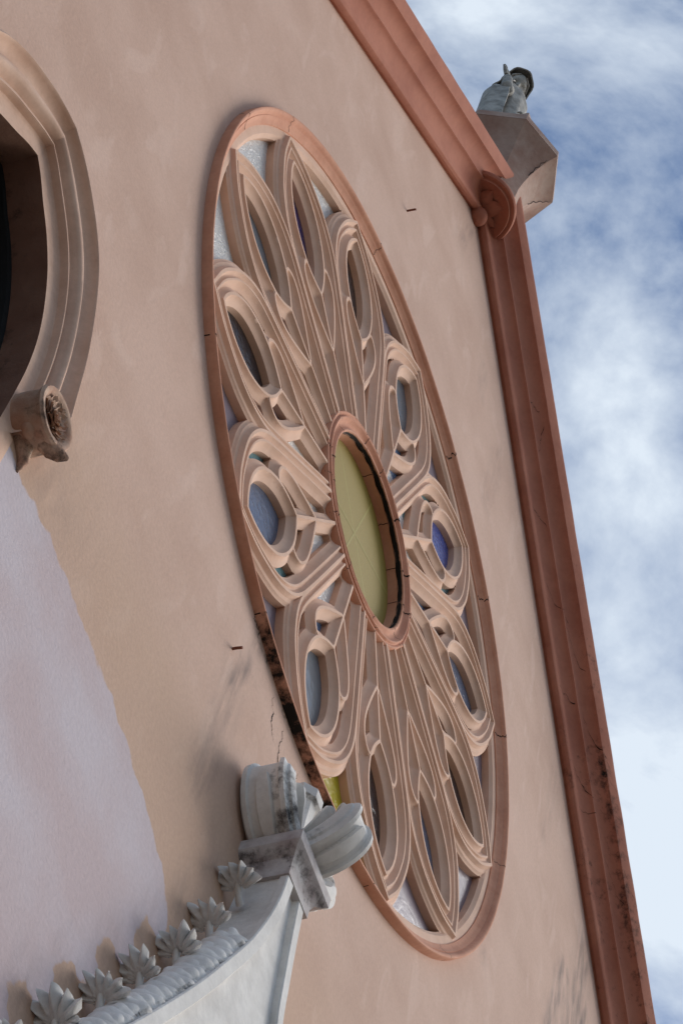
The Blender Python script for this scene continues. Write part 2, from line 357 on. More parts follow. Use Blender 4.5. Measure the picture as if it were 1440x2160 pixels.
for i, (p0, p1, amp, w) in enumerate([((-.30, -.955), (-.25, -.985), .02, .0028), ((-.06, -1.20), (-.075, -1.04), .012, .0013),
    ((-.14, -1.02), (-.10, -1.13), .02, .0012), ((.02, -1.05), (.01, -1.16), .015, .0010)]): hair(p0, p1, amp, w, i*3.3)
# cornice: profile in (n outward from window, h)
def quarter(n0, h0, n1, h1, k=9): return [(n0+(n1-n0)*math.sin(i/k*math.pi/2), h0+(h1-h0)*(1-math.cos(i/k*math.pi/2))) for i in range(k+1)]
prof_c = [(0, -.02), (-.002, .003), (-.007, .010), (-.007, .018), (-.003, .0255), (.003, .0290), (.009, .0298), (.0108, .0285), (.0115, .0270)]+quarter(.0125, .0272, .0735, .0600)+[(.0740, .0608), (.0795, .0615), (.0810, .0600)]+quarter(.082, .0600, .1300, .1010)+[(.131, .1018), (.133, .1022), (.160, .117), (.172, .118), (.176, -.02)]
def corn(side):
    mb = MB(); L_ = 3.6; n = 90; rings = []; dd = []
    for i in range(n+1):
        s_ = (i/n)**1.0*L_
        ring = []
        for (pn, ph) in prof_c:
            # inner apex (AX, APB); line runs down to the side; mitre at the axis
            s0 = pn  # shift along the line so that the mitre lies on the axis plane
            t = s_ - s0 if i == 0 else s_
            x = AX + side*((t if i else -pn)*.7071 + pn*.7071); y = APB - (t if i else -pn)*.7071 + pn*.7071
            jig = .0012*noi(s_*9, pn*30, side*3)
            ring.append((x, y, ph+jig))
            if side > 0:
                base = min(.36, max(0, (s_-.55)*.22))
                base *= .55+.9*abs(noi(s_*3.1, pn*12, 5))
                if pn > .125: base += .07
            else: base = .04
            dd.append(base)
        rings.append(ring)
    mb.loft(rings, closed=False, cap=False, dirt=dd)
    return P_('cornice', mb, M_corn, 28)
c_right = corn(1); corn(-1)
pcx = [q[0] for q in prof_c[8:]]; pcy = [q[1] for q in prof_c[8:]]
for k, (s0, ds, n0, n1, w) in enumerate([(.62, .03, .085, .120, .0016), (.70, .10, .125, .09, .0018), (.98, .06, .03, .07, .0014), (1.22, .10, .035, .075, .0014), (1.30, .05, .085, .10, .0020), (1.36, .14, .09, .125, .0018), (1.55, .05, .02, .07, .0014), (1.62, .12, .10, .128, .0022), (1.80, .10, .03, .078, .0016), (1.92, .02, .02, .078, .0009), (2.05, .16, .095, .128, .0022), (2.2, .10, .075, .078, .0026), (1.75, .12, .134, .158, .0022), (2.1, .10, .136, .158, .0018)]):
    cm = MB(); rows = []
    for i in range(23):
        u = i/22; s_ = s0+ds*u+.012*noi(u*4, k*2.3); pn = n0+(n1-n0)*u+.006*noi(u*6, k*3.1); h = float(np.interp(pn, pcx, pcy))+.0012; ww = w*(.3+1.6*abs(noi(u*6, k)))
        rows.append([(AX+(s_-ww+pn)*.7071, APB-(s_-ww)*.7071+pn*.7071, h), (AX+(s_+ww+pn)*.7071, APB-(s_+ww)*.7071+pn*.7071, h)])
    cm.loft(rows, closed=False, cap=False); cm.build('crack', M_black, c_right, (0, BG, 0))
# coping behind the cornice crown so that the parapet has a top
mb = MB()
for side in (1, -1):
    L_ = 3.6*.7071
    A0 = (AX, APB+.176*1.4142, -.02); A1 = (AX+side*L_, APB+.176*1.4142-L_, -.02)
    mb.add([A0, A1, (A1[0], A1[1], -.30), (A0[0], A0[1], -.30)], [(0, 1, 2, 3)])
    B0 = (AX, APB, -.30); B1 = (AX+side*L_, APB-L_, -.30)
    mb.add([(A0[0], A0[1], -.30), (A1[0], A1[1], -.30), B1, B0], [(0, 1, 2, 3)])
P_('coping', mb, M_corn)
# corbel under the pedestal: half bowl with rim, knob and leaf relief
def lathe(mb, prof, a, b, h, q0=0, q1=2*math.pi, n=40, dirt=None):
    full = abs(q1-q0-2*math.pi) < 1e-6
    m_ = n if full else n+1; rings = []; dd = []
    for (r, bb) in prof:
        ring = []
        for i in range(m_):
            q = q0+(q1-q0)*i/n; ring.append((a+r*math.cos(q), b+bb, h+r*math.sin(q)))
            dd.append(dirt(r, q) if dirt else 0)
        rings.append(ring)
    mb.loft(rings, closed=full, cap=False, dirt=dd)
mb = MB(); lathe(mb, [(r_*1.08, b_) for r_, b_ in [(.0005, .022), (.030, .024), (.060, .020), (.085, .008), (.0955, -.004), (.0985, -.006), (.1005, -.003), (.101, .004), (.1035, .006), (.109, .003), (.1135, .003), (.1175, .008), (.1185, .018), (.1165, .026), (.105, .034), (.08, .045), (.04, .07)]], AX-.018, 2.325, .004, -.15, math.pi+.15, 40,
                 lambda r, q: .62*max(0, 1-abs(q-3.0)/.42) if r > .07 else 0)
P_('corbel', mb, M_corn, 40)
mb = MB()
for ang, ln, w in ((30, .075, .02), (78, .078, .030), (122, .072, .026), (160, .070, .02)):
    q = R_(ang); d = Vector((math.cos(q), 0, math.sin(q))); t = Vector((-math.sin(q), 0, math.cos(q))); rows = []
    for i in range(9):
        u = i/8; ww = w*math.sin(math.pi*min(1, .12+u*.88))**.7*(1-.2*u)+.001
        c = Vector((AX-.018, 2.330, .002))+d*(.014+ln*u)
        bb = .008-.010*math.sin(math.pi*u)-.004
        rows.append([tuple(c+t*ww*k+Vector((0, bb+.010*abs(k)**1.5, 0))) for k in (-1, -.6, -.2, .2, .6, 1)])
    mb.loft(rows, closed=False, cap=False)
P_('corbel_leaf', mb, M_corn, 60)
mb = MB(); rr = []
for i in range(14):
    u = i/13; r = .031*math.sin(math.pi*(u**.8))**.75+.0008
    rr.append((r, -.060+.085*u))
lathe(mb, rr, AX-.006, 2.318, .012, 0, 2*math.pi, 24); P_('knob', mb, M_corn, 60)

# ================================================================== POINTED WINDOW
pw = thing('pointed_window', 'pointed arch window with cream hood mould and dark reveal, cut off by the left edge', 'window', (ARA, -2.6, 0))
def PW(name, mb, M, smooth=None, parent=pw): return mb.build(name, M, parent, (ARA, -2.6, 0), smooth)
hp = [(0, -.004), (.004, .012), (.012, .024), (.05, .027), (.10, .034), (.15, .0415), (.165, .0425), (.18, .0405), (.19, .036), (.21, .030), (.25, .024), (.30, .0215), (.34, .0225), (.38, .0265), (.42, .0305), (.46, .0325), (.50, .031), (.535, .026), (.56, .018), (.585, .0125), (.61, .0115), (.635, .0135), (.645, .0185), (.685, .0195), (.695, .017), (.70, .010), (.71, .005), (.735, .0028), (.76, .0022), (1.0, .0016)]
mb = MB(); dd = []
for side in (1, -1):
    rings = []; dd = []
    for i in range(66):
        o_, n_ = arch_out[i], arch_in[min(71, i)]
        ring = []
        for (t, h) in hp:
            ring.append((ARA+side*(o_[0]*(1-t)+n_[0]*t), o_[1]*(1-t)+n_[1]*t, h))
            dd.append(.33*max(0, 1-t/.25)*max(0, 1-i/22.)*(1 if side < 0 else .55)+.08*max(0, noi(i*.22, t*3)))
        rings.append(ring)
    mb.loft(rings, closed=False, cap=False, dirt=dd)
PW('hood_mould', mb, M_hood, 35)
# flat inner band carries on below the moulding's end
jb = MB()
for side in (1, -1):
    rings = []
    for x, y in list(arch_in[60:])+[(.25, -2.6)]:
        rings.append([(ARA+side*x, y, .0008), (ARA+side*x, y, .0017), (ARA+side*(x+.045), y, .0019), (ARA+side*(x+.050), y, -.001)])
    jb.loft(rings, closed=False, cap=False)
PW('jamb_band', jb, M_hood, 35)
# reveal: shade painted into its colour, darker towards the glass
rv = MB(); ring0 = [(ARA+x, y) for x, y in arch_in] + [(ARA+.25, -2.6)]; ringm = [(ARA-x, y) for x, y in arch_in] + [(ARA-.25, -2.6)]
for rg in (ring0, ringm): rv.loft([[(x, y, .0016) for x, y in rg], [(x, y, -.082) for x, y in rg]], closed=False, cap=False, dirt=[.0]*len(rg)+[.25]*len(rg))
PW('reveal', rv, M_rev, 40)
fr = MB()
for rg in (ring0, ringm):
    a_ = [(x, y, -.066) for x, y in rg]; b_ = [(ARA+(x-ARA)*.95, -2.6+(y+2.6)*.992, -.068) for x, y in rg]; c_ = [(ARA+(x-ARA)*.94, -2.6+(y+2.6)*.990, -.0825) for x, y in rg]
    fr.loft([a_, b_, c_], closed=False, cap=False)
PW('frame', fr, M_frame, 40)
pn = MB(); lp = ring0+ringm[::-1]; pn.add([(x, y, -.083) for x, y in lp], [tuple(range(len(lp)))]); PW('pane', pn, G['dark'])
# label stop: drum shaped boss with a carved rosette, ball and horn
LSO = (-.060, .046)
def lsv(p): return (-.975+(p[0]+.975)*.8+LSO[0], -1.72+(p[1]+1.72)*.8+LSO[1], p[2]*.86)
ls = MB(); c0 = Vector((-.975+LSO[0], -1.72+LSO[1], 0)); 
rings = []
for i, (r, h) in enumerate([(r_*.80, h_*.86) for r_, h_ in [(.066, -.004), (.066, .030), (.064, .052), (.068, .058), (.070, .064), (.066, .070), (.058, .070), (.050, .064), (.043, .058)]]):
    ring = []
    for j in range(28):
        q = 2*math.pi*j/28; k = 1+.02*noi(math.cos(q)*3, math.sin(q)*3, i*.7)
        ring.append((c0.x+r*k*math.cos(q)*1.0, c0.y+r*k*math.sin(q)*1.05, h))
    rings.append(ring)
ls.loft(rings, dirt=[(.10 if i < 5 else .20)+(.20 if math.sin(2*math.pi*j/28) < -.5 else 0)-.10 for i in range(9) for j in range(28)])
lo_ = PW('label_stop', ls, M_stop, 45)
lf = MB()
for ly, (n_, rr_, w_, hh) in enumerate(((8, .038, .017, .054), (7, .028, .014, .058), (5, .017, .010, .061))):
    for k in range(n_):
        q = 2*math.pi*(k+.37*ly)/n_; d = Vector((math.cos(q), math.sin(q)*1.15, 0)); t = Vector((-math.sin(q), math.cos(q), 0)); rows = []
        for i in range(5):
            u = i/4; ww = w_*math.sin(math.pi*(.15+.8*u))**.8+.001
            c = c0+d*rr_*u+Vector((0, 0, hh-.004+.004*u*u-.003*math.sin(math.pi*u)))
            rows.append([tuple(c+t*ww*e+Vector((0, 0, .006*abs(e)))) for e in (-1, -.5, 0, .5, 1)])
        lf.loft(rows, closed=False, cap=False, dirt=[.10+.15*random.random() for _ in range(25)])
lf.build('rosette', M_stop, lo_, (ARA, -2.6, 0), 50).matrix_parent_inverse = Matrix()
bl = MB()
def ball(mb, c, rx, ry, rz, n=14, dirt=0):
    rings = []
    for i in range(n+1):
        f = math.pi*i/n; r = math.sin(f)+.001
        rings.append([(c[0]+rx*r*math.cos(q), c[1]+ry*r*math.sin(q), c[2]+rz*math.cos(f)) for q in [2*math.pi*k/n for k in range(n)]])
    mb.loft(rings, dirt=[dirt]*(n*(n+1)))
ball(bl, lsv((-.985, -1.772, .030)), .017, .020, .015)
bl.tube([lsv(q_) for q_ in ((-.950, -1.765, .045), (-.930, -1.775, .056), (-.915, -1.772, .066), (-.902, -1.765, .074))], [.018, .016, .012, .004], 10)
bl.tube([lsv(q_) for q_ in ((-.985, -1.77, .006), (-.955, -1.785, .010), (-.935, -1.81, .006), (-.93, -1.84, .0))], [.014, .016, .010, .003], 10)
bl.d = [.05 if i < 210 else .30 for i in range(len(bl.v))]
bl.build('drop_ornament', M_stop, lo_, (ARA, -2.6, 0), 50)

# ================================================================== ROSE WINDOW
ROSE_L = 'large round window with twelve pointed tracery petals inside a terracotta ring'
rose = thing('rose_window', ROSE_L, 'window', (0, 0, 0))
def PR(name, mb, M, smooth=None, parent=rose): return mb.build(name, M, parent, (0, 0, 0), smooth)
def ring_lathe(mb, prof, n=192, dirt=None):
    rings = []; dd = []
    for j in range(n):
        q = 2*math.pi*j/n
        rings.append([(r*math.cos(q), r*math.sin(q), h+.0007*noi(q*6, r*30, 3)) for r, h in prof])
        dd += [(dirt(q, r, h) if dirt else 0) for r, h in prof]
    rings.append(rings[0]); dd += dd[:len(prof)]
    mb.loft(rings, closed=False, cap=False, dirt=dd)
def ring_dirt(q, r, h):
    a = (math.degrees(q)+180) % 360-180
    if r > 1.0012 and -110 < a < -74:
        e = min(1, (a+110)/4, (-74-a)/5); return max(0, e)*(.47+.22*noi(q*17, r*20, 2))
    if r > .993 and (150 < a or a < -150): return .10
    return .03
orp = [(.958, -.012), (.9655, -.006), (.9662, .0010), (.969, .0022), (.972, .0032), (.976, .0050), (.980, .0080), (.9835, .0115), (.9850, .0125), (.9858, .0112), (.9875, .0125), (.9895, .0165), (.9925, .0210), (.9960, .0232), (.9985, .0238), (1.0008, .0234), (1.0018, .0222), (1.0026, .018), (1.0036, -.006)]
mb = MB(); ring_lathe(mb, orp, 216, ring_dirt); orng = PR('outer_ring', mb, M_pink, 40)
def crack_on(prof, ang, r_from, r_to, wid=.0016, amp=.012, seed=0):
    """thin jagged black crack lying over a lathed profile"""
    mb = MB(); n = 22; rows = []
    for i in range(n+1):
        r = r_from+(r_to-r_from)*i/n; h = float(np.interp(r, [p[0] for p in prof], [p[1] for p in prof]))+.0006
        q = ang+amp*(noi(i*.31, seed*3.1, 0)+.5*noi(i*.9, seed*1.7, 4)); w = wid*(.5+1.0*abs(noi(i*.5, seed, 9))+.3)/max(r, .2)
        rows.append([(r*math.cos(q-w), r*math.sin(q-w), h), (r*math.cos(q+w), r*math.sin(q+w), h)])
    mb.loft(rows, closed=False, cap=False); return mb
orpm = [(r, h) for r, h in orp]
cm = MB()
for k, a in enumerate([-140, 172, 150, 112, 75, 52, 29, 3, -38, -68, -107]):
    c = crack_on(orpm, R_(a), .9672, 1.0046, .0018 if k in (0, 1, 4, 5, 6) else .0010, .010, k); cm.add(c.v, c.f)
cm.build('crack', M_black, orng, (0, 0, 0))
# --- petal tracery -------------------------------------------------
T15 = math.tan(R_(15))
F1 = [(.23, .23*T15), (.43, .43*T15), (.545, .545*T15), (.60, .1600), (.645, .1700), (.69, .1745), (.742, .1685), (.80, .1475), (.858, .1085), (.905, .0650), (.952, 0)]
F1s = np.array([F1[0]]+[tuple(x) for x in cat_rom(F1[2:], 6)])
EYE = [(.568, 0), (.588, .026), (.612, .050), (.645, .0715), (.70, .0885), (.757, .090), (.81, .0745), (.85, .050), (.878, .022), (.893, 0)]
CUS = [(.640, .070), (.634, .088), (.612, .1015), (.585, .1025), (.555, .093), (.52, .073), (.48, .044), (.445, .016), (.428, 0)]
EYEs = np.array(cat_rom(EYE, 5)); CUSs = np.array(cat_rom(CUS, 5)); ARMs = np.array([(.568, 0), (.428, 0), (.30, 0), (.22, 0)])
def pdist(P, L):
    a = L[:-1]; b = L[1:]; d = b-a; dd = (d*d).sum(1)
    best = np.full(len(P), 1e9); sgn = np.zeros(len(P))
    for i in range(len(a)):
        t = np.clip(((P-a[i])@d[i])/dd[i], 0, 1); c = a[i]+t[:, None]*d[i]; e = P-c; q = np.hypot(e[:, 0], e[:, 1])
        m_ = q < best; best[m_] = q[m_]
    return best
def in_petal(P):
    poly = np.vstack([F1s, [(.952, -.3), (.1, -.3), (.1, .1*T15)]])
    c = np.zeros(len(P), bool); n = len(poly)
    for i in range(n):
        x1, y1 = poly[i]; x2, y2 = poly[(i+1) % n]
        with np.errstate(divide='ignore', invalid='ignore'):
            xx = (x2-x1)*(P[:, 1]-y1)/(y2-y1+1e-15)+x1
        m_ = ((y1 > P[:, 1]) != (y2 > P[:, 1])) & (P[:, 0] < xx); c ^= m_
    return c
pin = [(0, .0068), (.0036, .0068), (.0062, .0020), (.0105, -.0022), (.0150, -.0010), (.0178, .0036), (.0222, .0036), (.0252, -.0010), (.030, -.0068), (.0345, -.0095), (.0380, -.0115), (.0400, -.0120)]
pout = [(0, .0068), (.0036, .0068), (.006, .002), (.010, -.0035), (.0145, -.0045), (.0185, -.005), (.022, -.0085), (.0245, -.0100), (.0265, -.0105)]
p2 = [(0, .0040), (.0036, .0040), (.0062, -.0010), (.011, -.0058), (.0145, -.0075), (.017, -.0088), (.0195, -.0100), (.0222, -.0115), (.0235, -.0120)]
pr_ = [(0, -.011), (.004, -.008), (.007, -.004), (.011, -.0025), (.05, -.0015)]
WI, WO, W2, RR = .0400, .0265, .0235, .9365
BF = -.1
def fields(P):
    D1 = pdist(P, F1s); ins = in_petal(P); S1 = np.where(ins, D1, -D1)
    D2 = np.minimum(np.minimum(pdist(P, EYEs), pdist(P, CUSs)), pdist(P, ARMs)); r = np.hypot(P[:, 0], P[:, 1])
    D2 = np.where(S1 < 0, 1.0, D2)
    F = np.minimum(np.where(S1 >= 0, S1-WI, -S1-WO), np.minimum(D2-W2, RR-r))
    F = np.minimum(F, r-.30)
    return S1, D2, r, F
def height(P):
    S1, D2, r, F = fields(P)
    h1 = np.where(S1 >= 0, np.where(S1 <= WI+1e-4, prof_eval(pin, S1), BF), np.where(-S1 <= WO+1e-4, prof_eval(pout, -S1), BF))
    h2 = np.where(D2 <= W2+1e-4, prof_eval(p2, D2), BF); hr = np.where(r >= RR-1e-4, prof_eval(pr_, r-RR), BF)
    hc = np.where(r <= .3001, -.013, BF)
    return np.maximum(np.maximum(h1, h2), np.maximum(hr, hc)), F
def slice_mesh(V, T, field_fn, iso):
    """cut triangles along field == iso"""
    V = list(map(tuple, V)); val = field_fn(np.array(V))-iso; val[np.abs(val) < 1e-6] = 0
    val = list(val); cache = {}; out = []
    def cut(i, j):
        k = (min(i, j), max(i, j))
        if k in cache: return cache[k]
        i, j = k; t = val[i]/(val[i]-val[j])
        if t < .015: cache[k] = i; val_s = i; return i
        if t > .985: cache[k] = j; return j
        V.append(tuple(np.array(V[i])*(1-t)+np.array(V[j])*t)); val.append(0.0); cache[k] = len(V)-1; return cache[k]
    for tri in T:
        s = [1 if val[i] > 0 else (-1 if val[i] < 0 else 0) for i in tri]
        if 1 in s and -1 in s:
            if 0 in s:
                z = s.index(0); a, b, c = tri[z], tri[(z+1) % 3], tri[(z+2) % 3]; m_ = cut(b, c)
                for q in ((a, b, m_), (a, m_, c)):
                    if len(set(q)) == 3: out.append(q)
            else:
                lone = [k for k in range(3) if s[k] != s[(k+1) % 3] and s[k] != s[(k+2) % 3]][0]
                a, b, c = tri[lone], tri[(lone+1) % 3], tri[(lone+2) % 3]; m1, m2 = cut(a, b), cut(a, c)
                for q in ((a, m1, m2), (m1, b, c), (m1, c, m2)):
                    if len(set(q)) == 3: out.append(q)
        else: out.append(tuple(tri))
    return V, out
# polar grid over the half sector
NR, NA = 96, 26; V = []; T = []
for i in range(NR+1):
    r = .2815+(.9675-.2815)*i/NR
    for j in range(NA+1):
        q = R_(15)*j/NA; V.append((r*math.cos(q), r*math.sin(q)))
for i in range(NR):
    for j in range(NA):
        a = i*(NA+1)+j; b = a+1; c = a+NA+1; d = c+1
        T += [(a, c, b), (b, c, d)] if (i+j) % 2 else [(a, c, d), (a, d, b)]
s1 = lambda P: fields(P)[0]; s2 = lambda P: fields(P)[1]; sF = lambda P: fields(P)[3]
def signed(L):
    def fn(P):
        a = L[:-1]; b = L[1:]; d = b-a; dd = (d*d).sum(1); best = np.full(len(P), 1e9); out = np.full(len(P), 1.0)
        for i in range(len(a)):
            t = np.clip(((P-a[i])@d[i])/dd[i], 0, 1); c = a[i]+t[:, None]*d[i]; e = P-c; q = np.hypot(e[:, 0], e[:, 1]); m_ = q < best
            best[m_] = q[m_]; out[m_] = (q*np.where(d[i][0]*e[:, 1]-d[i][1]*e[:, 0] >= 0, 1, -1))[m_]
        return out
    return fn
V, T = slice_mesh(V, T, signed(EYEs), 0.0); V, T = slice_mesh(V, T, signed(CUSs), 0.0); V, T = slice_mesh(V, T, s1, 0.0)
for iso in (.0036, .0062, .0105, .0150, .0178, .0222, .0252, .0295, .0345, -.0036, -.006, -.010, -.0185, -.0225): V, T = slice_mesh(V, T, s1, iso)
for iso in (.0036, .0062, .0105, .0148, .0200): V, T = slice_mesh(V, T, s2, iso)
def hd12(P):
    S1, D2, r, F = fields(P); h1 = prof_eval(pin, S1); h2 = prof_eval(p2, D2)
    return np.where((S1 > 0) & (S1 < WI+.004) & (D2 < W2+.004), h1-h2, .01)
def hd1r(P):
    S1, D2, r, F = fields(P); h1 = prof_eval(pout, -S1); h2 = prof_eval(pr_, r-RR)
    return np.where((S1 < 0) & (-S1 < WO+.004) & (r > RR-.004), h1-h2, .01)
V, T = slice_mesh(V, T, hd12, 0.0); V, T = slice_mesh(V, T, hd1r, 0.0)
V, T = slice_mesh(V, T, sF, 0.0)
def hdiff(P):
    S1, D2, r, F = fields(P)
    h1 = np.where(S1 >= 0, prof_eval(pin, S1), prof_eval(pout, -S1)); return h1-prof_eval(p2, D2)
VA = np.array(V); cen = (VA[[t[0] for t in T]]+VA[[t[1] for t in T]]+VA[[t[2] for t in T]])/3
Fc = sF(cen); T = [t for t, f in zip(T, Fc) if f <= 0]
Vn = VA.copy()
hh, Fv = height(VA)
# vertices exactly on the opening edge: take the rim height of the nearest order
S1v, D2v, rv_, _ = fields(VA)
rimh = np.maximum(np.maximum(np.where(np.abs(np.abs(S1v)-np.where(S1v >= 0, WI, WO)) < 2e-3, np.where(S1v >= 0, -.0130, -.0110), -1), np.where(np.abs(D2v-W2) < 2e-3, -.0130, -1)), np.where(np.abs(rv_-RR) < 2e-3, -.011, -1))
hh = np.where(hh <= BF+.001, np.where(rimh > -.5, rimh, -.0130), hh)
hh = np.where(np.abs(Fv) < 1.5e-4, np.where(S1v < 0, -.0105, -.0120), hh)
GLH = -.0285
used = sorted({i for t in T for i in t}); mp_ = {o: n for n, o in enumerate(used)}
HV = [(V[i][0], V[i][1], float(hh[i])) for i in used]; HT = [tuple(mp_[i] for i in t) for t in T]
# boundary edges -> reveals
ec = {}
for t in HT:
    for k in range(3):
        e = (t[k], t[(k+1) % 3]); ec[(min(e), max(e))] = ec.get((min(e), max(e)), 0)+1
def on_border(p, q):
    ra, rb = math.hypot(p[0], p[1]), math.hypot(q[0], q[1])
    if max(ra, rb) < .282 or min(ra, rb) > .9668: return True
    if abs(p[1]) < 1e-5 and abs(q[1]) < 1e-5: return True
    aa, ab_ = math.atan2(p[1], p[0]), math.atan2(q[1], q[0]); return abs(aa-R_(15)) < 1e-4 and abs(ab_-R_(15)) < 1e-4
RV = []; RF = []
def build_half(mir):
    vs = [(x, y*mir, z) for x, y, z in HV]; fs = [t if mir > 0 else t[::-1] for t in HT]
    n0 = len(vs); bot = {}
    for (i, j), c in ec.items():
        if c == 1 and not on_border(HV[i], HV[j]):
            for k in (i, j):
                if k not in bot: bot[k] = len(vs); vs.append((HV[k][0], HV[k][1]*mir, GLH-.004))
            fs.append((i, j, bot[j], bot[i]))
    return vs, fs
pm = MB()
for mir in (1, -1):
    v_, f_ = build_half(mir); pm.add(v_, f_)
# rotate so that the petal axis points up (+b): local (x along, y across) -> (a,b) = (y?, x)
pm.v = [(-y, x, z) for x, y, z in pm.v]
me_v = pm
petal0 = me_v.build('petal_tracery', M_trac, None, local=True, smooth=38)
bm = bmesh.new(); bm.from_mesh(petal0.data); bmesh.ops.remove_doubles(bm, verts=bm.verts, dist=1e-5); bmesh.ops.recalc_face_normals(bm, faces=bm.faces); bm.to_mesh(petal0.data); bm.free()
petal0.data.shade_smooth(); petal0.data.set_sharp_from_angle(angle=R_(33))
petal0.parent = rose
def poly_mesh(name, pts, M, h, parent):
    mb = MB(); mb.add([(-y, x, h) for x, y in pts], [tuple(range(len(pts)))]); o = mb.build(name, M, parent, local=True); return o
def sector(r0_, r1_, w=R_(15), n=6):
    P = [(r0_*math.cos(q), r0_*math.sin(q)) for q in np.linspace(-w, w, n)]+[(r1_*math.cos(q), r1_*math.sin(q)) for q in np.linspace(w, -w, n)]
    return P
eye_poly = [(x, y) for x, y in EYEs]+[(x, -y) for x, y in EYEs[::-1][1:-1]]
# clock-like index: 0 = up, going clockwise seen from the front
eye_mat = ['white', 'steel', 'steel', 'dark', 'steel', 'dark', 'grey', 'steel', 'dark', 'dark', 'cobalt', 'dark']
# up is photo petal 3; photo indices run clockwise: 3->0, 4->1 ...
ph_eye = ['grey', 'cobalt', 'dark', 'grey', 'blue', 'steel', 'dark', 'steel', 'dark', 'grey', 'steel', 'dark']
ph_span = ['white', 'white', 'lav', 'lav', 'lav', 'lav', 'lav', 'lav', 'yellow', 'lav', 'lav', 'white']
inner_m = ['sky', 'sky', 'dark', 'sky', 'teal', 'sky', 'dark', 'dark', 'teal', 'sky', 'teal', 'cobalt']
low_m = ['grey', 'grey', 'grey', 'white', 'white', 'sky', 'grey', 'dark', 'dark', 'white', 'white', 'white']
eye_sub = None
for ph in range(12):
    k = (ph-3) % 12
    if ph == 3: P = petal0
    else:
        P = petal0.copy(); COL.objects.link(P); P.parent = rose
    ang = R_(30*k-.24); P.rotation_euler = (0, ang, 0)
    e = poly_mesh('lancet_pane', eye_poly, G[ph_eye[ph]], -.0280, P)
    reg = [(x, y) for x, y in F1s if x > .46]; reg = [(.46, 0)]+reg
    # panes of the small openings between eye and petal border, and of the openings near the hub
    up_ = [(.45, .45*T15-.01)]+[(x, y-.004) for x, y in F1s if x > .5 and x < .93]+[(.945, 0)]+[(x, y) for x, y in EYEs[::-1]]+[(.45, 0)]
    mbp = MB(); mbp.add([(-y, x, -.0280) for x, y in up_], [tuple(range(len(up_)))]); mbp.add([(y, x, -.0280) for x, y in up_], [tuple(range(len(up_)))])
    mbp.build('dagger_pane', G[inner_m[ph]], P, local=True)
    lowp = [(.262, -.262*T15+.004), (.45, -.45*T15+.006), (.45, .45*T15-.006), (.262, .262*T15-.004)]
    mbp = MB(); mbp.add([(-y, x, -.0280) for x, y in lowp], [(0, 1, 2, 3)]); mbp.build('hub_pane', G[low_m[ph]], P, local=True)
    # spandrel pane between this petal and the next one clockwise (photo index ph -> ph+1)
    sp = sector(.63, .958, R_(12), 10)
    qm = R_(30*k+15)
    mbp = MB(); pts = []
    sp2 = [(x, y) for x, y in [(.600, 0)]+[(r_, w_) for r_, w_ in ((.70, -.062), (.80, -.135), (.91, -.235), (.925, -.2), (.945, -.12), (.955, 0), (.945, .12), (.925, .2), (.91, .235), (.80, .135), (.70, .062))]]
    rot = [(x*math.sin(qm)+y*math.cos(qm), x*math.cos(qm)-y*math.sin(qm), -.0290) for x, y in sp2]
    mbp.add(rot, [tuple(range(len(rot)))]); mbp.build('spandrel_pane', G[ph_span[ph]], rose, (0, 0, 0))
# --- hub (oculus) ring
ocp = [(.2555, -.030), (.2558, -.012)]
hubp = [(.232, -.048), (.2325, -.010), (.2330, -.0095), (.2335, -.002), (.2350, .0028), (.2385, .0040), (.2420, .0025), (.2450, -.0010), (.2500, -.0035), (.2560, -.0030), (.2610, .0000), (.2640, .0052), (.2675, .0085), (.2700, .0085), (.2715, .0060), (.2725, .0030), (.2750, .0020), (.2775, .0045), (.2800, .0060), (.2830, .0055), (.2850, .0020), (.2865, -.006), (.2870, -.022)]
def hub_dirt(q, r, h):
    a = math.degrees(q) % 360
    d = .05
    if r < .2350: d = .16
    if .2328 < r < .2345 : d = .62+.1*noi(q*5, 0, 0)
    return d
mb = MB()
HN = 144
rings = []; dd = []
for j in range(HN):
    q = 2*math.pi*j/HN
    # small cusps where the twelve mullions meet the ring
    c = (q/R_(30)-.5) % 1; c = min(c, 1-c); bumpo = .006*max(0, 1-c/.10)
    rings.append([((r+bumpo*max(0, (r-.262)/.025))*math.cos(q), (r+bumpo*max(0, (r-.262)/.025))*math.sin(q), h+.0006*noi(q*7, r*40)) for r, h in hubp]); dd += [hub_dirt(q, r, h) for r, h in hubp]
rings.append(rings[0]); dd += dd[:len(hubp)]
mb.loft(rings, closed=False, cap=False, dirt=dd)
hub = PR('hub_ring', mb, M_pink, 40)
cm = MB()
for k, a in enumerate([198, 163, 119, 96, 68, 38, 12, 340, 300, 262, 235, 215]):
    c = crack_on(hubp[2:], R_(a), .2335, .2862, .0022 if k in (0, 4, 5, 6) else .0010, .03, k+20); cm.add(c.v, c.f)
# the ragged joint behind the lip, and short cracks down the reveal
n = 200; rows = []
for i in range(n+1):
    q = R_(-20)+R_(210)*i/n; w = .0004+.0042*max(0, noi(q*5.3, 0, 2)+.12)*min(1, i/12, (n-i)/12); hc_ = -.0105+.0015*noi(q*12, 3)
    rows.append([(.2317*math.cos(q), .2317*math.sin(q), hc_-w), (.2317*math.cos(q), .2317*math.sin(q), hc_+w*1.3)])
cm.loft(rows, closed=False, cap=False)
for a in (40, 68, 100, 15):
    rows = []
    for i in range(9):
        q = R_(a)+.012*noi(i*.6, a); rows.append([(.2317*math.cos(q-.004), .2317*math.sin(q-.004), -.012-.034*i/8), (.2317*math.cos(q+.004), .2317*math.sin(q+.004), -.012-.034*i/8)])
    cm.loft(rows, closed=False, cap=False)
cm.build('crack', M_black, hub, (0, 0, 0))
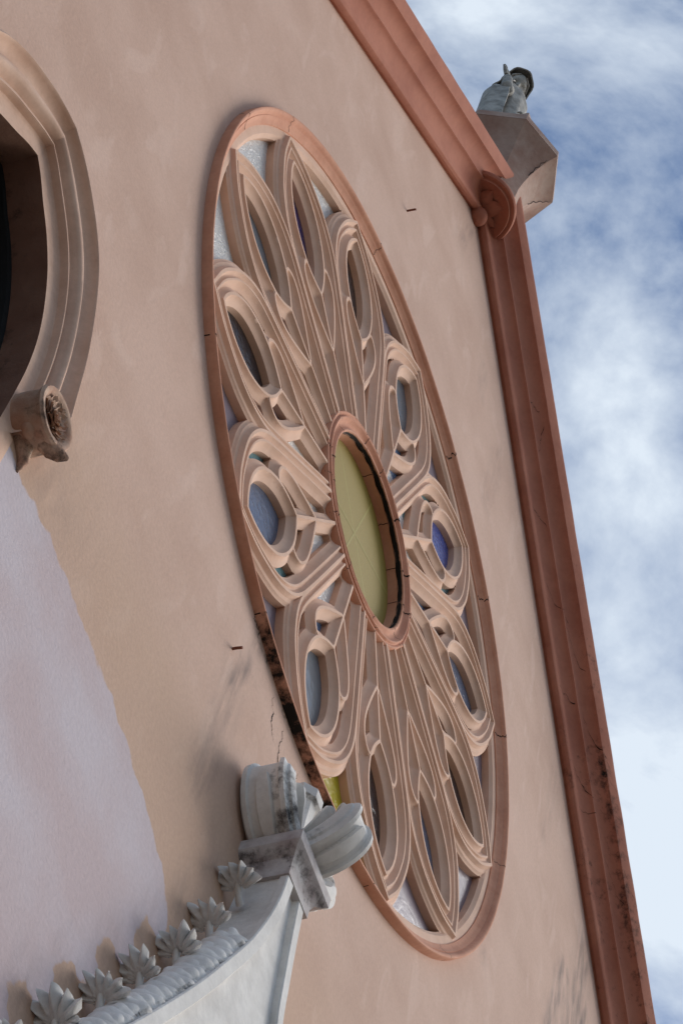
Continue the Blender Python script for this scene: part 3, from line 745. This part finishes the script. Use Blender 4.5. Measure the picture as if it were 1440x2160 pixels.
# yellow hub pane with thin star of leading
def disk(mb, r, h, n=64): mb.add([(r*math.cos(q), r*math.sin(q), h) for q in [2*math.pi*i/n for i in range(n)]], [tuple(range(n))])
M_yel = glass('ochre_yellow_glass', (.31, .225, .045), rough=.65, bump=.12, sc=60)
M_yel2 = glass('bright_yellow_glass', (.36, .29, .06), rough=.55, bump=.1)
mb = MB(); disk(mb, .2322, -.036); hp_ = PR('hub_pane', mb, M_yel)
mb = MB()
for k in range(3):
    q = R_(22+60*k); d = (math.cos(q), math.sin(q)); t = (-d[1]*.0028, d[0]*.0028)
    mb.add([(-.23*d[0]+t[0], -.23*d[1]+t[1], -.0355-.0002*k), (.23*d[0]+t[0], .23*d[1]+t[1], -.0355-.0002*k), (.23*d[0]-t[0], .23*d[1]-t[1], -.0355-.0002*k), (-.23*d[0]-t[0], -.23*d[1]-t[1], -.0355-.0002*k)], [(0, 1, 2, 3)])
mb.build('star_line', M_yel2, hp_, (0, 0, 0))
# backing so that nothing shines through the tracery
mb = MB(); disk(mb, 1.0, -.075, 96); PR('backing', mb, M_frame)

# ================================================================== CROCKETED GABLET
gab = thing('crocketed_gablet', 'white stone gablet with leafy crockets and finial, below the round window', 'gablet', (GA, -4.2, 0))
def PG(name, mb, M, smooth=None, parent=gab): return mb.build(name, M, parent, (GA, -4.2, 0), smooth)
FH = .098
# body: front panel slightly recessed behind the rake fillets
mb = MB(); Lp = rakeLs; Rp = rakeRs
n = 60
rows = [[(Lp[i][0], Lp[i][1], -.002), (Lp[i][0], Lp[i][1], FH-.012), (Lp[i][0]+.004, Lp[i][1]-.004, FH-.0125)] for i in range(n)]
mb.loft(rows, closed=False, cap=False)
rows = [[(Rp[i][0], Rp[i][1], -.002), (Rp[i][0], Rp[i][1], FH-.012)] for i in range(n)]
mb.loft(rows, closed=False, cap=False)
rows = []
for i in range(n):
    ln, rn = Lp[i], Rp[i]
    rows.append([(ln[0]+(rn[0]-ln[0])*k/4, ln[1]+(rn[1]-ln[1])*k/4, FH-.013) for k in range(5)])
mb.loft(rows, closed=False, cap=False)
PG('gable_body', mb, M_white, 40)
# shaft under it (out of frame, keeps it standing on the wall)
mb = MB(); e0, e1 = Lp[-1], Rp[-1]
mb.box(e0[0]+.03, e1[0]-.03, -4.2, e0[1]+.02, -.002, FH-.02); PG('canopy_block', mb, M_white)
def rake_fillet(Pts, side):
    mb = MB(); rings = []; m = len(Pts)
    for i in range(m):
        a = np.array(Pts[max(0, i-1)]); b = np.array(Pts[min(m-1, i+1)]); t = (b-a)/np.linalg.norm(b-a); nn = np.array([-t[1], t[0]])*(1 if side < 0 else -1)
        # nn points outward from the gable
        if nn[0]*side < 0: nn = -nn
        p = np.array(Pts[i]); w = .022
        sec = [(.004, FH-.016), (.0045, FH-.002), (.002, FH), (-w+.002, FH+.0005), (-w, FH-.002), (-w-.001, FH-.014)]
        rings.append([(p[0]+nn[0]*u, p[1]+nn[1]*u, h) for u, h in sec])
    mb.loft(rings, closed=True, cap=True, dirt=[.05+.08*max(0, noi(i*.35, j)) for i in range(m) for j in range(6)])
    return PG('rake_fillet', mb, M_white, 30)
rake_fillet(Lp, -1); rake_fillet(Rp, 1)
def frame_at(Pts, s_):
    m = len(Pts)-1; f = s_*m; i = int(min(m-1, max(0, f))); u = f-i
    p = np.array(Pts[i])*(1-u)+np.array(Pts[i+1])*u; t = np.array(Pts[i+1])-np.array(Pts[i]); t /= np.linalg.norm(t); return p, t
def crest(Pts, side, s0, s1):
    """overlapping leaf scales rolled along the rake"""
    mb = MB(); nsc = 58; hc = .054
    for k in range(nsc):
        s_ = s1+(s0-s1)*k/nsc    # from the foot upwards, tips pointing up
        p, t = frame_at(Pts, s_); nn = np.array([-t[1], t[0]])
        if nn[0]*side < 0: nn = -nn
        up = -t; rings = []; dd = []
        big = 1.0+.09*noi(k*1.7, side, 0)+(.07 if k % 7 == 0 else 0)
        for i, (u, r) in enumerate(((0, .030), (.014, .0340), (.026, .0365), (.032, .0340), (.033, .026))):
            ring = []
            for j in range(27):
                q = math.pi*(-.62+1.24*j/26)+math.pi/2
                sc = 1+.05*math.cos(q*5+k*2.1)+.09*noi(k*3.3, j*.35, side)
                lift = .0025*math.cos(q*6+k*2.1)*(u/.04)
                c = p+up*(u*1.05+lift+.003*noi(k*1.9, j*.3, 4))
                rr_ = r*big*sc
                ring.append((c[0]+nn[0]*(rr_*math.sin(q)*.92-.002), c[1]+nn[1]*(rr_*math.sin(q)*.95-.002), hc+rr_*1.08*math.cos(q)))
                dd.append(.02+.20*max(0, noi(k*1.3, j*.5, 7))+(.20 if i == 4 else 0)+(.22 if abs(math.cos(q)) > .9 else 0))
            rings.append(ring)
        mb.loft(rings, closed=False, cap=False, dirt=dd)
    rows = []
    for k in range(60):
        p, t = frame_at(Pts, s0+(s1-s0)*k/59); nn = np.array([-t[1], t[0]])
        if nn[0]*side < 0: nn = -nn
        rows.append([(p[0]+nn[0]*(.031*math.sin(q)-.004), p[1]+nn[1]*(.031*math.sin(q)-.004), hc+.032*math.cos(q)) for q in [math.pi*j/12 for j in range(13)]])
    mb.loft(rows, closed=False, cap=False, dirt=[.12]*len(rows)*13)
    return PG('leaf_crest', mb, M_white, 50)
crest(Lp, -1, .20, .97); crest(Rp, 1, .20, .97)
def leaf(mb, base, d, nrm, side, ln, w, curl, dirt=.05, th=.003, n=8):
    """one pointed leaf: from base along d, curling towards nrm; side = width direction"""
    top = []; bot = []
    for i in range(n+1):
        u = i/n; ww = w*(math.sin(math.pi*(.10+.90*u))**.75)*(1-.15*u)
        ww = max(ww, .0006) if i < n else .0004
        c = base+d*ln*u+nrm*curl*ln*u*u
        rt = []; rb = []
        for e in (-1, -.5, 0, .5, 1):
            q = c+side*ww*e+nrm*(.30*ww*(e*e)-.10*ww*(1 if e == 0 else 0))
            rt.append(q); rb.append(q-nrm*th*(1-.5*abs(e)))
        top.append(rt); bot.append(rb)
    rings = [t_+b_[::-1] for t_, b_ in zip(top, bot)]
    mb.loft([[tuple(v) for v in r] for r in rings], dirt=[dirt+.25*max(0, .55-(i/n))*random.random() for i in range(n+1) for _ in range(10)])
def crocket(Pts, side, s_, seed, size=1.0):
    rnd = random.Random(seed)
    p, t = frame_at(Pts, s_); nn = np.array([-t[1], t[0]])
    if nn[0]*side < 0: nn = -nn
    Nn = Vector((nn[0], nn[1], 0)); Up = Vector((-t[0], -t[1], 0)); H = Vector((0, 0, 1))
    base = Vector((p[0], p[1], .028))
    mb = MB()
    # stalk with a throat
    stalk = []; rad = []
    for i in range(8):
        u = i/7; c = base+Nn*(.016+.050*u)*size+Up*(-.022+.040*u*u)*size+H*(.0); stalk.append(c)
        rad.append((.020*(1-.45*math.sin(math.pi*min(1, u*1.1)))*size, .013*(1-.35*u)*size))
    mb.tube(stalk, rad, 12)
    # cupped palmette with seven pointed lobes
    NP, NRr = 85, 12; rows = []
    js = [rnd.uniform(-.14, .12) for _ in range(8)]; tw = rnd.uniform(-.16, .16); cu = rnd.uniform(.7, 1.4)
    for i in range(NRr+1):
        u = i/NRr; row = []
        for k in range(NP):
            x = -1+2*k/(NP-1); ph = x*R_(84)+tw+.05*noi(x*4, seed); lf_ = (x+1)/2*7; li = min(6, int(lf_)); fx = abs((lf_-li)*2-1)
            tip = 1-fx**1.2
            Rm = .098*(1-.20*x*x)*(1+js[li])
            r = Rm*(u*(.70+.30*tip)) if u > .5 else Rm*u*(.70+.30*tip*(u/.5)**2)
            r = .016*(1-u)+r
            d = Nn*math.cos(ph)+H*math.sin(ph)*.95
            cup = -.20*r*(u**2)*4*(.35) + .55*r*(1-u)
            ridge = (.0055*(1-fx*fx)-.003)*min(1, u*1.6)*(1.3-u*.5)
            c = base+Nn*.050*size+d*r*size*(1+.05*noi(x*9, u*4, seed))+Up*(-cup*cu-.040*cu*u*u*tip+.012+ridge+.004*noi(x*8, u*6, seed+9))*size
            row.append(c)
        rows.append(row)
    sh = shell(rows, .0055*size); no = len(mb.v); mb.add(sh.v, sh.f)
    for q_ in range(no, len(mb.v)):
        dd_ = (Vector(mb.v[q_])-base).length/(.12*size); mb.d[q_] = .42*max(0, .75-dd_)+.25*max(0, noi(mb.v[q_][0]*40, mb.v[q_][1]*40, mb.v[q_][2]*40+seed))
    return PG('crocket', mb, M_white, 55)
for i, c in enumerate(CRK_T): crocket(Lp, -1, c, i, .62)
for i, c in enumerate(CRK_T[1:] ): crocket(Rp, 1, c+.0, i+40, .80)
# neck and cap slab
mb = MB(); cb = -1.505
def slab(mb, a, h0, h1, w, b0, b1, bev=0, dirt=0):
    mb.box(a-w, a+w, b0, b1, h0, h1, dirt)
sections = [(.050, .100, -1.56, .1), (.050, .100, -1.535, .30), (.056, .104, -1.515, .38), (.070, .112, -1.503, .38), (.076, .118, -1.497, .25), (.078, .1205, -1.494, .10), (.078, .1205, -1.466, .08), (.075, .1175, -1.462, .16), (.060, .10, -1.450, .45), (.030, .085, -1.445, .45)]
rings = []; dd = []
for w, h, b_, dr in sections:
    cx = GA+.006; ring = []
    for (x, hh_) in ((-w, -.002), (-w, h), (w, h), (w, -.002)): ring.append((cx+x, b_, hh_))
    rings.append(ring); dd += [dr]*4
# subdivide sides for dirt
def subdiv_ring(r, k=5):
    o = []
    for i in range(len(r)):
        A, B = r[i], r[(i+1) % len(r)]
        o += [tuple(A[j]+(B[j]-A[j])*e/k for j in range(3)) for e in range(k)]
    return o
rings = [subdiv_ring(r) for r in rings]; dd = [sections[i][3]*.8 for i in range(len(sections)) for _ in range(20)]
mb.loft(rings, dirt=dd); PG('cap', mb, M_cap, 30)
# finial: stem with eight-sided head and four curling leaf lobes
fin = MB(); FC = (GA+.006, -1.445, .052)
octs = [(.034, 0), (.030, .06), (.0275, .12), (.0275, .185), (.030, .190), (.037, .196), (.0385, .203), (.0385, .222), (.036, .226), (.012, .236)]
fin.loft([[(FC[0]+r*1.05*math.cos(q), FC[1]+bb, FC[2]+r*math.sin(q)) for q in [R_(22.5+45*k) for k in range(8)]] for r, bb in octs], dirt=[(.30 if i in (4, 5) else .06) for i in range(len(octs)) for _ in range(8)])
finst = PG('finial_stem', fin, M_white, 30)
def lobe(dirx, dirh, sc, seed, dirt_side=0.0, roll=1.0):
    d = Vector((dirx, 0, dirh)).normalized(); u = Vector((0, 1, 0)); t = d.cross(u)
    mb = MB(); path = [(.012, .002), (.036, .006), (.062, .018), (.088, .038), (.108, .064), (.116, .090), (.108, .108), (.090, .110)]
    path = cat_rom(path, 4); m = len(path)
    rings = []; dd = []
    for i, (o_, b_) in enumerate(path):
        k = i/(m-1); a = np.array(path[max(0, i-1)]); c = np.array(path[min(m-1, i+1)]); tg = (c-a)/np.linalg.norm(c-a)
        nr = np.array([tg[1], -tg[0]])            # outward / underside normal
        w = .041*(1+.18*math.sin(math.pi*min(1, k*1.1)))*(1-.55*max(0, k-.72)/.28); th = .019*(1+.9*math.sin(math.pi*k))*(1-.5*max(0, k-.8)/.2)
        ring = []
        # section: stepped on the underside (panel), rounded outside edges
        sec = [(-.62, 1.0), (-.56, .80), (-.30, .74), (.30, .74), (.56, .80), (.62, 1.0), (.80, .98), (.86, .62), (.95, .55), (1.0, .30), (.98, -.1), (.72, -.22), (.66, -.48), (.45, -.56), (.38, -.82), (0, -1.0), (-.38, -.82), (-.45, -.56), (-.66, -.48), (-.72, -.22), (-.98, -.1), (-1.0, .30), (-.95, .55), (-.86, .62), (-.80, .98)]
        for (x, y) in sec:
            oo = (o_+nr[0]*th*y)*sc; bb = (b_+nr[1]*th*y)*sc
            v = Vector(FC)+d*oo+u*bb+t*(w*x*sc); ring.append(tuple(v))
            dd.append(.05+dirt_side*(1-k*.7)*(1 if x*roll < .2 else 0)+.10*max(0, noi(k*4, x*2, seed)))
        rings.append(ring)
    mb.loft(rings, dirt=dd)
    rings = []; dd = []
    for i, (o_, b_) in enumerate(path[:int(m*.93)]):
        if i < m*.16: continue
        k = i/(m-1); a = np.array(path[max(0, i-1)]); c = np.array(path[min(m-1, i+1)]); tg = (c-a)/np.linalg.norm(c-a); nr = np.array([tg[1], -tg[0]])
        w = .049*(.72+.28*min(1, (k-.16)/.3))*(1+.10*math.sin(math.pi*k))*(1-.72*max(0, k-.60)/.40); off = -.016-.010*math.sin(math.pi*k); ring = []
        for (x, y) in ((-1, -.0045), (-1.0, .002), (-.9, .0045), (.9, .0045), (1.0, .002), (1, -.0045), (.5, -.0085), (0, -.0105), (-.5, -.0085)):
            oo = (o_+nr[0]*(off+y)+tg[0]*.010*k)*sc; bb = (b_+nr[1]*(off+y)+tg[1]*.010*k)*sc; v = Vector(FC)+d*oo+u*bb+t*(w*x*sc); ring.append(tuple(v)); dd.append(.08+.15*max(0, noi(k*5, x*2, seed+4)))
        rings.append(ring)
    mb.loft(rings, dirt=dd)
    for (wf, off0, k0, k1, th_) in ((.60, .021, .10, .80, .005), (.36, .030, .20, .66, .005), (1.12, .002, .30, 1.0, .0045)):
        rings = []; dd = []
        for i, (o_, b_) in enumerate(path):
            k = i/(m-1)
            if k < k0 or k > k1: continue
            e_ = math.sin(math.pi*(k-k0)/(k1-k0)); a = np.array(path[max(0, i-1)]); c = np.array(path[min(m-1, i+1)]); tg = (c-a)/np.linalg.norm(c-a); nr = np.array([tg[1], -tg[0]])
            w = .041*wf*(.30+.70*max(0, e_)**.45); off = off0*(.55+.45*math.sin(math.pi*k)); ring = []
            for (x, y) in ((-1, -th_), (-1, th_*.3), (-.82, th_), (.82, th_), (1, th_*.3), (1, -th_)):
                oo = (o_+nr[0]*(off+y))*sc; bb = (b_+nr[1]*(off+y))*sc; v = Vector(FC)+d*oo+u*bb+t*(w*x*sc); ring.append(tuple(v)); dd.append(.04+.12*max(0, noi(k*5, x*2, seed+8))+(.16 if abs(x) == 1 else 0))
            rings.append(ring)
        mb.loft(rings, dirt=dd)
    return mb.build('finial_leaf', M_white, finst, (GA, -4.2, 0), 40)
lobe(-1, 0, 1.08, 1, .34, 1); lobe(0, 1, 1.0, 2, .12, -1); lobe(1, 0, 1.0, 3); 
# sub-parts built relative to the same origin as their parent part
# small pyramid moulding seen at the bottom edge of the panel
mb = MB(); pa, pb = -.28, -2.42
mb.loft([[(pa-.06, pb-.05, FH-.013), (pa+.06, pb-.05, FH-.013), (pa+.06, pb+.05, FH-.013), (pa-.06, pb+.05, FH-.013)], [(pa-.002, pb-.002, FH+.03), (pa+.002, pb-.002, FH+.03), (pa+.002, pb+.002, FH+.03), (pa-.002, pb+.002, FH+.03)]]); PG('boss', mb, M_white)

# ================================================================== PEDESTAL + STATUE
PA, PH = AX+.002, .027
ped = thing('statue_pedestal', 'octagonal stone pedestal flaring out on top of the gable corner below the statue', 'pedestal', (PA, 2.43, PH))
mb = MB(); rp = [(.086, 2.375), (.092, 2.42), (.098, 2.49), (.110, 2.55), (.127, 2.605), (.147, 2.652), (.168, 2.69), (.188, 2.715), (.2075, 2.735)]
for seg, (nm, pr, MM) in enumerate((('cone', rp, M_ped), ('platform', [(.196, 2.7352), (.2085, 2.736), (.2095, 2.778), (.206, 2.783), (.06, 2.787), (.001, 2.788)], M_ped))):
    mb = MB(); ns = 6
    rings = []; dd = []
    for r, b_ in pr:
        ring = []
        for k in range(8):
            q0, q1 = R_(45*k), R_(45*(k+1)); 
            for j in range(ns):
                u = j/ns; x = math.cos(q0)*(1-u)+math.cos(q1)*u; y = math.sin(q0)*(1-u)+math.sin(q1)*u
                ring.append((PA+r*x, b_, PH+r*y)); dd.append(.02+.16*max(0, (r-.12)/.09)*abs(noi(k*3+u*4, r*9, 3))*2+(.06 if j == 0 else 0))
        rings.append(ring)
    mb.loft(rings, dirt=dd); mb.build(nm, MM, ped, (PA, 2.43, PH), 25)
mb = MB(); q = R_(128); cx, ch = PA-.118, PH+.125
mb.loft([[(cx+r*math.cos(R_(45+90*k)), b_, ch+r*math.sin(R_(45+90*k))) for k in range(4)] for r, b_ in ((.032, 2.768), (.030, 2.83), (.012, 2.885), (.001, 2.89))]); mb.build('corner_stub', M_ped, ped, (PA, 2.43, PH), 25)
for a_, s0, s1 in ((92, .125, .18), (45, .13, .20)):
    cr_ = MB()
    rows = []
    for i in range(14):
        u = i/13; r = s0+(s1-s0)*u; bb = float(np.interp(r, [x[0] for x in rp], [x[1] for x in rp]))-.0025; qq = R_(a_)+.05*noi(i*.5, a_); w = .0012*(1.5-u)
        f = math.cos(R_(22.5))/math.cos(((qq+R_(720)) % R_(45))-R_(22.5)); rr_ = r*f
        rows.append([(PA+rr_*math.cos(qq-w/r), bb, PH+rr_*math.sin(qq-w/r)), (PA+rr_*math.cos(qq+w/r), bb, PH+rr_*math.sin(qq+w/r))])
    cr_.loft(rows, closed=False, cap=False); cr_.build('crack', M_black, ped, (PA, 2.43, PH))

st = thing('statue', 'grey stone hooded woman with one hand raised, standing on the octagonal pedestal', 'statue', (PA, 2.787, PH))
def PS(name, mb, M=M_statue, smooth=60): return mb.build(name, M, st, (PA, 2.787, PH), smooth)
SA, SH, SB = PA, PH, 2.787
def V3(a, b, h): return Vector((SA+a, SB+b*.875, SH+h))
# body: one continuous robed figure (feet to neck) with folds
mb = MB(); rings = []
bodyp = [(0, .085, .080), (.10, .078, .072), (.25, .070, .064), (.42, .066, .058), (.52, .060, .050), (.60, .064, .052), (.70, .078, .056), (.76, .074, .050), (.80, .045, .036), (.825, .026, .026), (.86, .024, .026), (.88, .022, .024)]
for (b_, ra, rh) in bodyp:
    ring = []
    for j in range(40):
        q = 2*math.pi*j/40; sh_ = -.030*min(1, b_/.8); f = 1+.085*math.sin(q*9+b_*4)*(1-.8*min(1, b_/.8))+.03*math.sin(q*5-b_*9)
        if b_ > .79: f = 1
        ring.append(V3(sh_+ra*f*math.cos(q), b_, rh*f*math.sin(q)-.005))
    rings.append(ring)
mb.loft(rings)
PS('body', mb)
# head with face, looking down and out
HC = V3(-.042, .885, .000)
fwd = Vector((-.34, -.84, .42)).normalized(); upv = Vector((-.42, .60, .62)); upv = (upv-fwd*upv.dot(fwd)).normalized(); rgt = fwd.cross(upv)
mb = MB(); rings = []; NH, NV = 84, 64
def bump(x, y, cx, cy, sx, sy, a): return 1.35*a*math.exp(-((x-cx)/sx)**2-((y-cy)/sy)**2)
for i in range(NV+1):
    f = math.pi*i/NV; yy = math.cos(f); r = math.sin(f)+.002; ring = []
    for j in range(NH):
        q = 2*math.pi*j/NH; x = r*math.sin(q); z = r*math.cos(q)
        lx, ly = x*.040, yy*.056; depth = z*.047
        if ly < 0: lx *= 1-.30*(ly/.056)**2
        if z > 0:
            depth += bump(lx, ly, 0, -.004, .0055, .014, .011)+bump(lx, ly, 0, -.012, .008, .006, .006)
            depth -= bump(lx, ly, .015, .008, .009, .007, .007)+bump(lx, ly, -.015, .008, .009, .007, .007)
            depth += bump(lx, ly, .015, .006, .006, .0035, .004)+bump(lx, ly, -.015, .006, .006, .0035, .004)
            depth += bump(lx, ly, 0, -.026, .011, .0028, .0045)+bump(lx, ly, 0, -.032, .009, .003, .004)-bump(lx, ly, 0, -.0290, .012, .0014, .004)
            depth += bump(lx, ly, 0, -.047, .012, .008, .006)
        ring.append(tuple(HC+rgt*lx+upv*ly+fwd*depth))
    rings.append(ring)
mb.loft(rings); PS('head', mb)
# hair framing the face
mb = MB()
for s_ in (1, -1):
    mb.tube([HC+rgt*(.012*s_)+upv*.050+fwd*.022, HC+rgt*(.033*s_)+upv*.032+fwd*.020, HC+rgt*(.041*s_)+upv*.002+fwd*.010, HC+rgt*(.037*s_)-upv*.032+fwd*.004, HC+rgt*(.032*s_)-upv*.062-fwd*.004], [.003, .0045, .005, .0045, .002], 12)
PS('hair', mb)
# hood and mantle
rows = []
for i in range(13):
    u = i/12; al = R_(6+100*u); row = []
    for j in range(37):
        be = 2*math.pi*j/36; sb = math.sin(be)
        rx = .049+.006*u*u; ry = .064+(.012*u*u if sb > 0 else .030*u*u*abs(sb))
        p = HC+upv*.004-fwd*.012-fwd*(.056*math.cos(al))+rgt*(rx*math.sin(al)*math.cos(be))+upv*(ry*math.sin(al)*sb)
        if sb < -.2: p += Vector((0, -.035*(-sb-.2)*(.4+.6*u), 0))
        p += fwd*.010*max(0, u-.7)/.3*abs(math.cos(be))+(rgt*math.cos(be)+upv*sb)*.002*math.sin(be*7+u*2)
        row.append(p)
    rows.append(row)
PS('hood', shell(rows, .0045))
# shoulder fall of the veil
rows = []
for i in range(9):
    u = i/8; row = []
    for j in range(27):
        w = -1+2*j/26; q = w*R_(125)
        ra = .040+.052*u**.7; rh = .042+.026*u**.8; f = 1+.05*math.sin(w*14+u)*u
        row.append(V3(-.037+ra*f*math.sin(q), .845-.135*u, -.006-rh*f*math.cos(q)))
    rows.append(row)
PS('veil', shell(rows, .0045))
# cloak: hangs from the shoulders, over the raised arm on one side
def cloak(side, sp):
    key = [(0, -.072), (-.060, -.078), (-.110, -.058), (-.132, -.020), (-.112, .024)]
    rows = []
    for i in range(18):
        u = i/17; b_ = .80-.78*u; row = []
        g = min(1, .42+u*2.6)**.8
        crv = cat_rom(key, 5)
        for j, q in enumerate(crv):
            v = j/(len(crv)-1)
            a = side*0+(-.025+(q[0]+.02)*g*sp if side < 0 else -.025-(q[0]+.02)*g*sp); h = q[1]*(.55+.45*g)+(.016*(1-2*abs(math.sin(v*9+u*1.2)))**1*(.35+.65*u))
            row.append(V3(a, b_-.05*v*v*(1-u), h))
        rows.append(row)
    return shell(rows, .005)
PS('cloak', cloak(-1, 1.0)); PS('cloak', cloak(1, .72))
# arms: shoulder, elbow, wrist; open hands with fingers
def arm(side, S0, E0, W0, nm):
    HS = 1.2 if side < 0 else 1.0
    mb = MB(); P = cat_rom([S0, (S0+E0)/2+Vector((0, .0, 0)), E0, (E0+W0)/2, W0], 4); P = [Vector(x) for x in P]; m = len(P)
    mb.tube(P, [(.030-.010*(i/(m-1)), .028-.010*(i/(m-1))) for i in range(m)], 14)
    mb2 = MB(); d = (W0-E0).normalized(); up = Vector((0, 0, 1)); t = d.cross(up).normalized(); n_ = t.cross(d).normalized()
    mb2.tube([W0-d*.02, W0+d*.004*HS, W0+d*.020*HS, W0+d*.038*HS], [(.0125*HS, .010*HS), (.0125*HS, .0085*HS), (.0195*HS, .0085*HS), (.0190*HS, .0075*HS)], 12)
    for k, (off, ln, an) in enumerate(((-.0145, .034, -14), (-.005, .041, -4), (.005, .039, 5), (.0145, .031, 15))):
        q = R_(an); ln *= HS; dd_ = (d*math.cos(q)+t*math.sin(q)).normalized(); b0 = W0+d*.034*HS+t*off*HS; cl_ = (.25, 1.2, 1.5, 1.8)[k]
        mb2.tube([b0, b0+dd_*ln*.45+n_*.001, b0+dd_*ln*.78-n_*.005*cl_, b0+dd_*ln*(1.02-.10*cl_)-n_*.010*cl_], [.0050*HS, .0048*HS, .0044*HS, .0028*HS], 8)
    b0 = W0+(d*.010-t*.014)*HS; dd_ = (d*.75-t*.65).normalized()
    mb2.tube([b0, b0+dd_*.016*HS, b0+(dd_*.030+d*.004)*HS], [.0062*HS, .0056*HS, .0034*HS], 8)
    PS('sleeve', mb); PS('hand', mb2)
arm(-1, V3(-.075, .725, -.004), V3(-.112, .600, .016), V3(-.120, .705, .012), 'r')
arm(1, V3(.030, .725, .0), V3(.045, .56, .0), V3(-.010, .47, .045), 'l')

# ================================================================== NAILS
for i, ((a, b), ln, lab) in enumerate((((-.294, 1.432), .026, 'rusty iron pin sticking out of the wall above the round window, below the gable cornice'), ((-.321, -1.145), .020, 'rusty iron pin sticking out of the wall below the round window, beside the stone finial'))):
    mb = MB(); mb.tube([(a, b, -.004), (a+.001, b, ln*.5), (a+.002, b-.001, ln)], [.0032, .003, .003], 8)
    o = mb.build('iron_pin', M_iron, None, (a, b, 0), 40); o['label'] = lab; o['category'] = 'pin'; o['group'] = 'iron pins in the wall'

# every part of a thing was built relative to that thing's base; sub-parts share the same frame
for o in bpy.data.objects:
    if o.parent is not None and o.type == 'MESH': o.matrix_parent_inverse = Matrix()
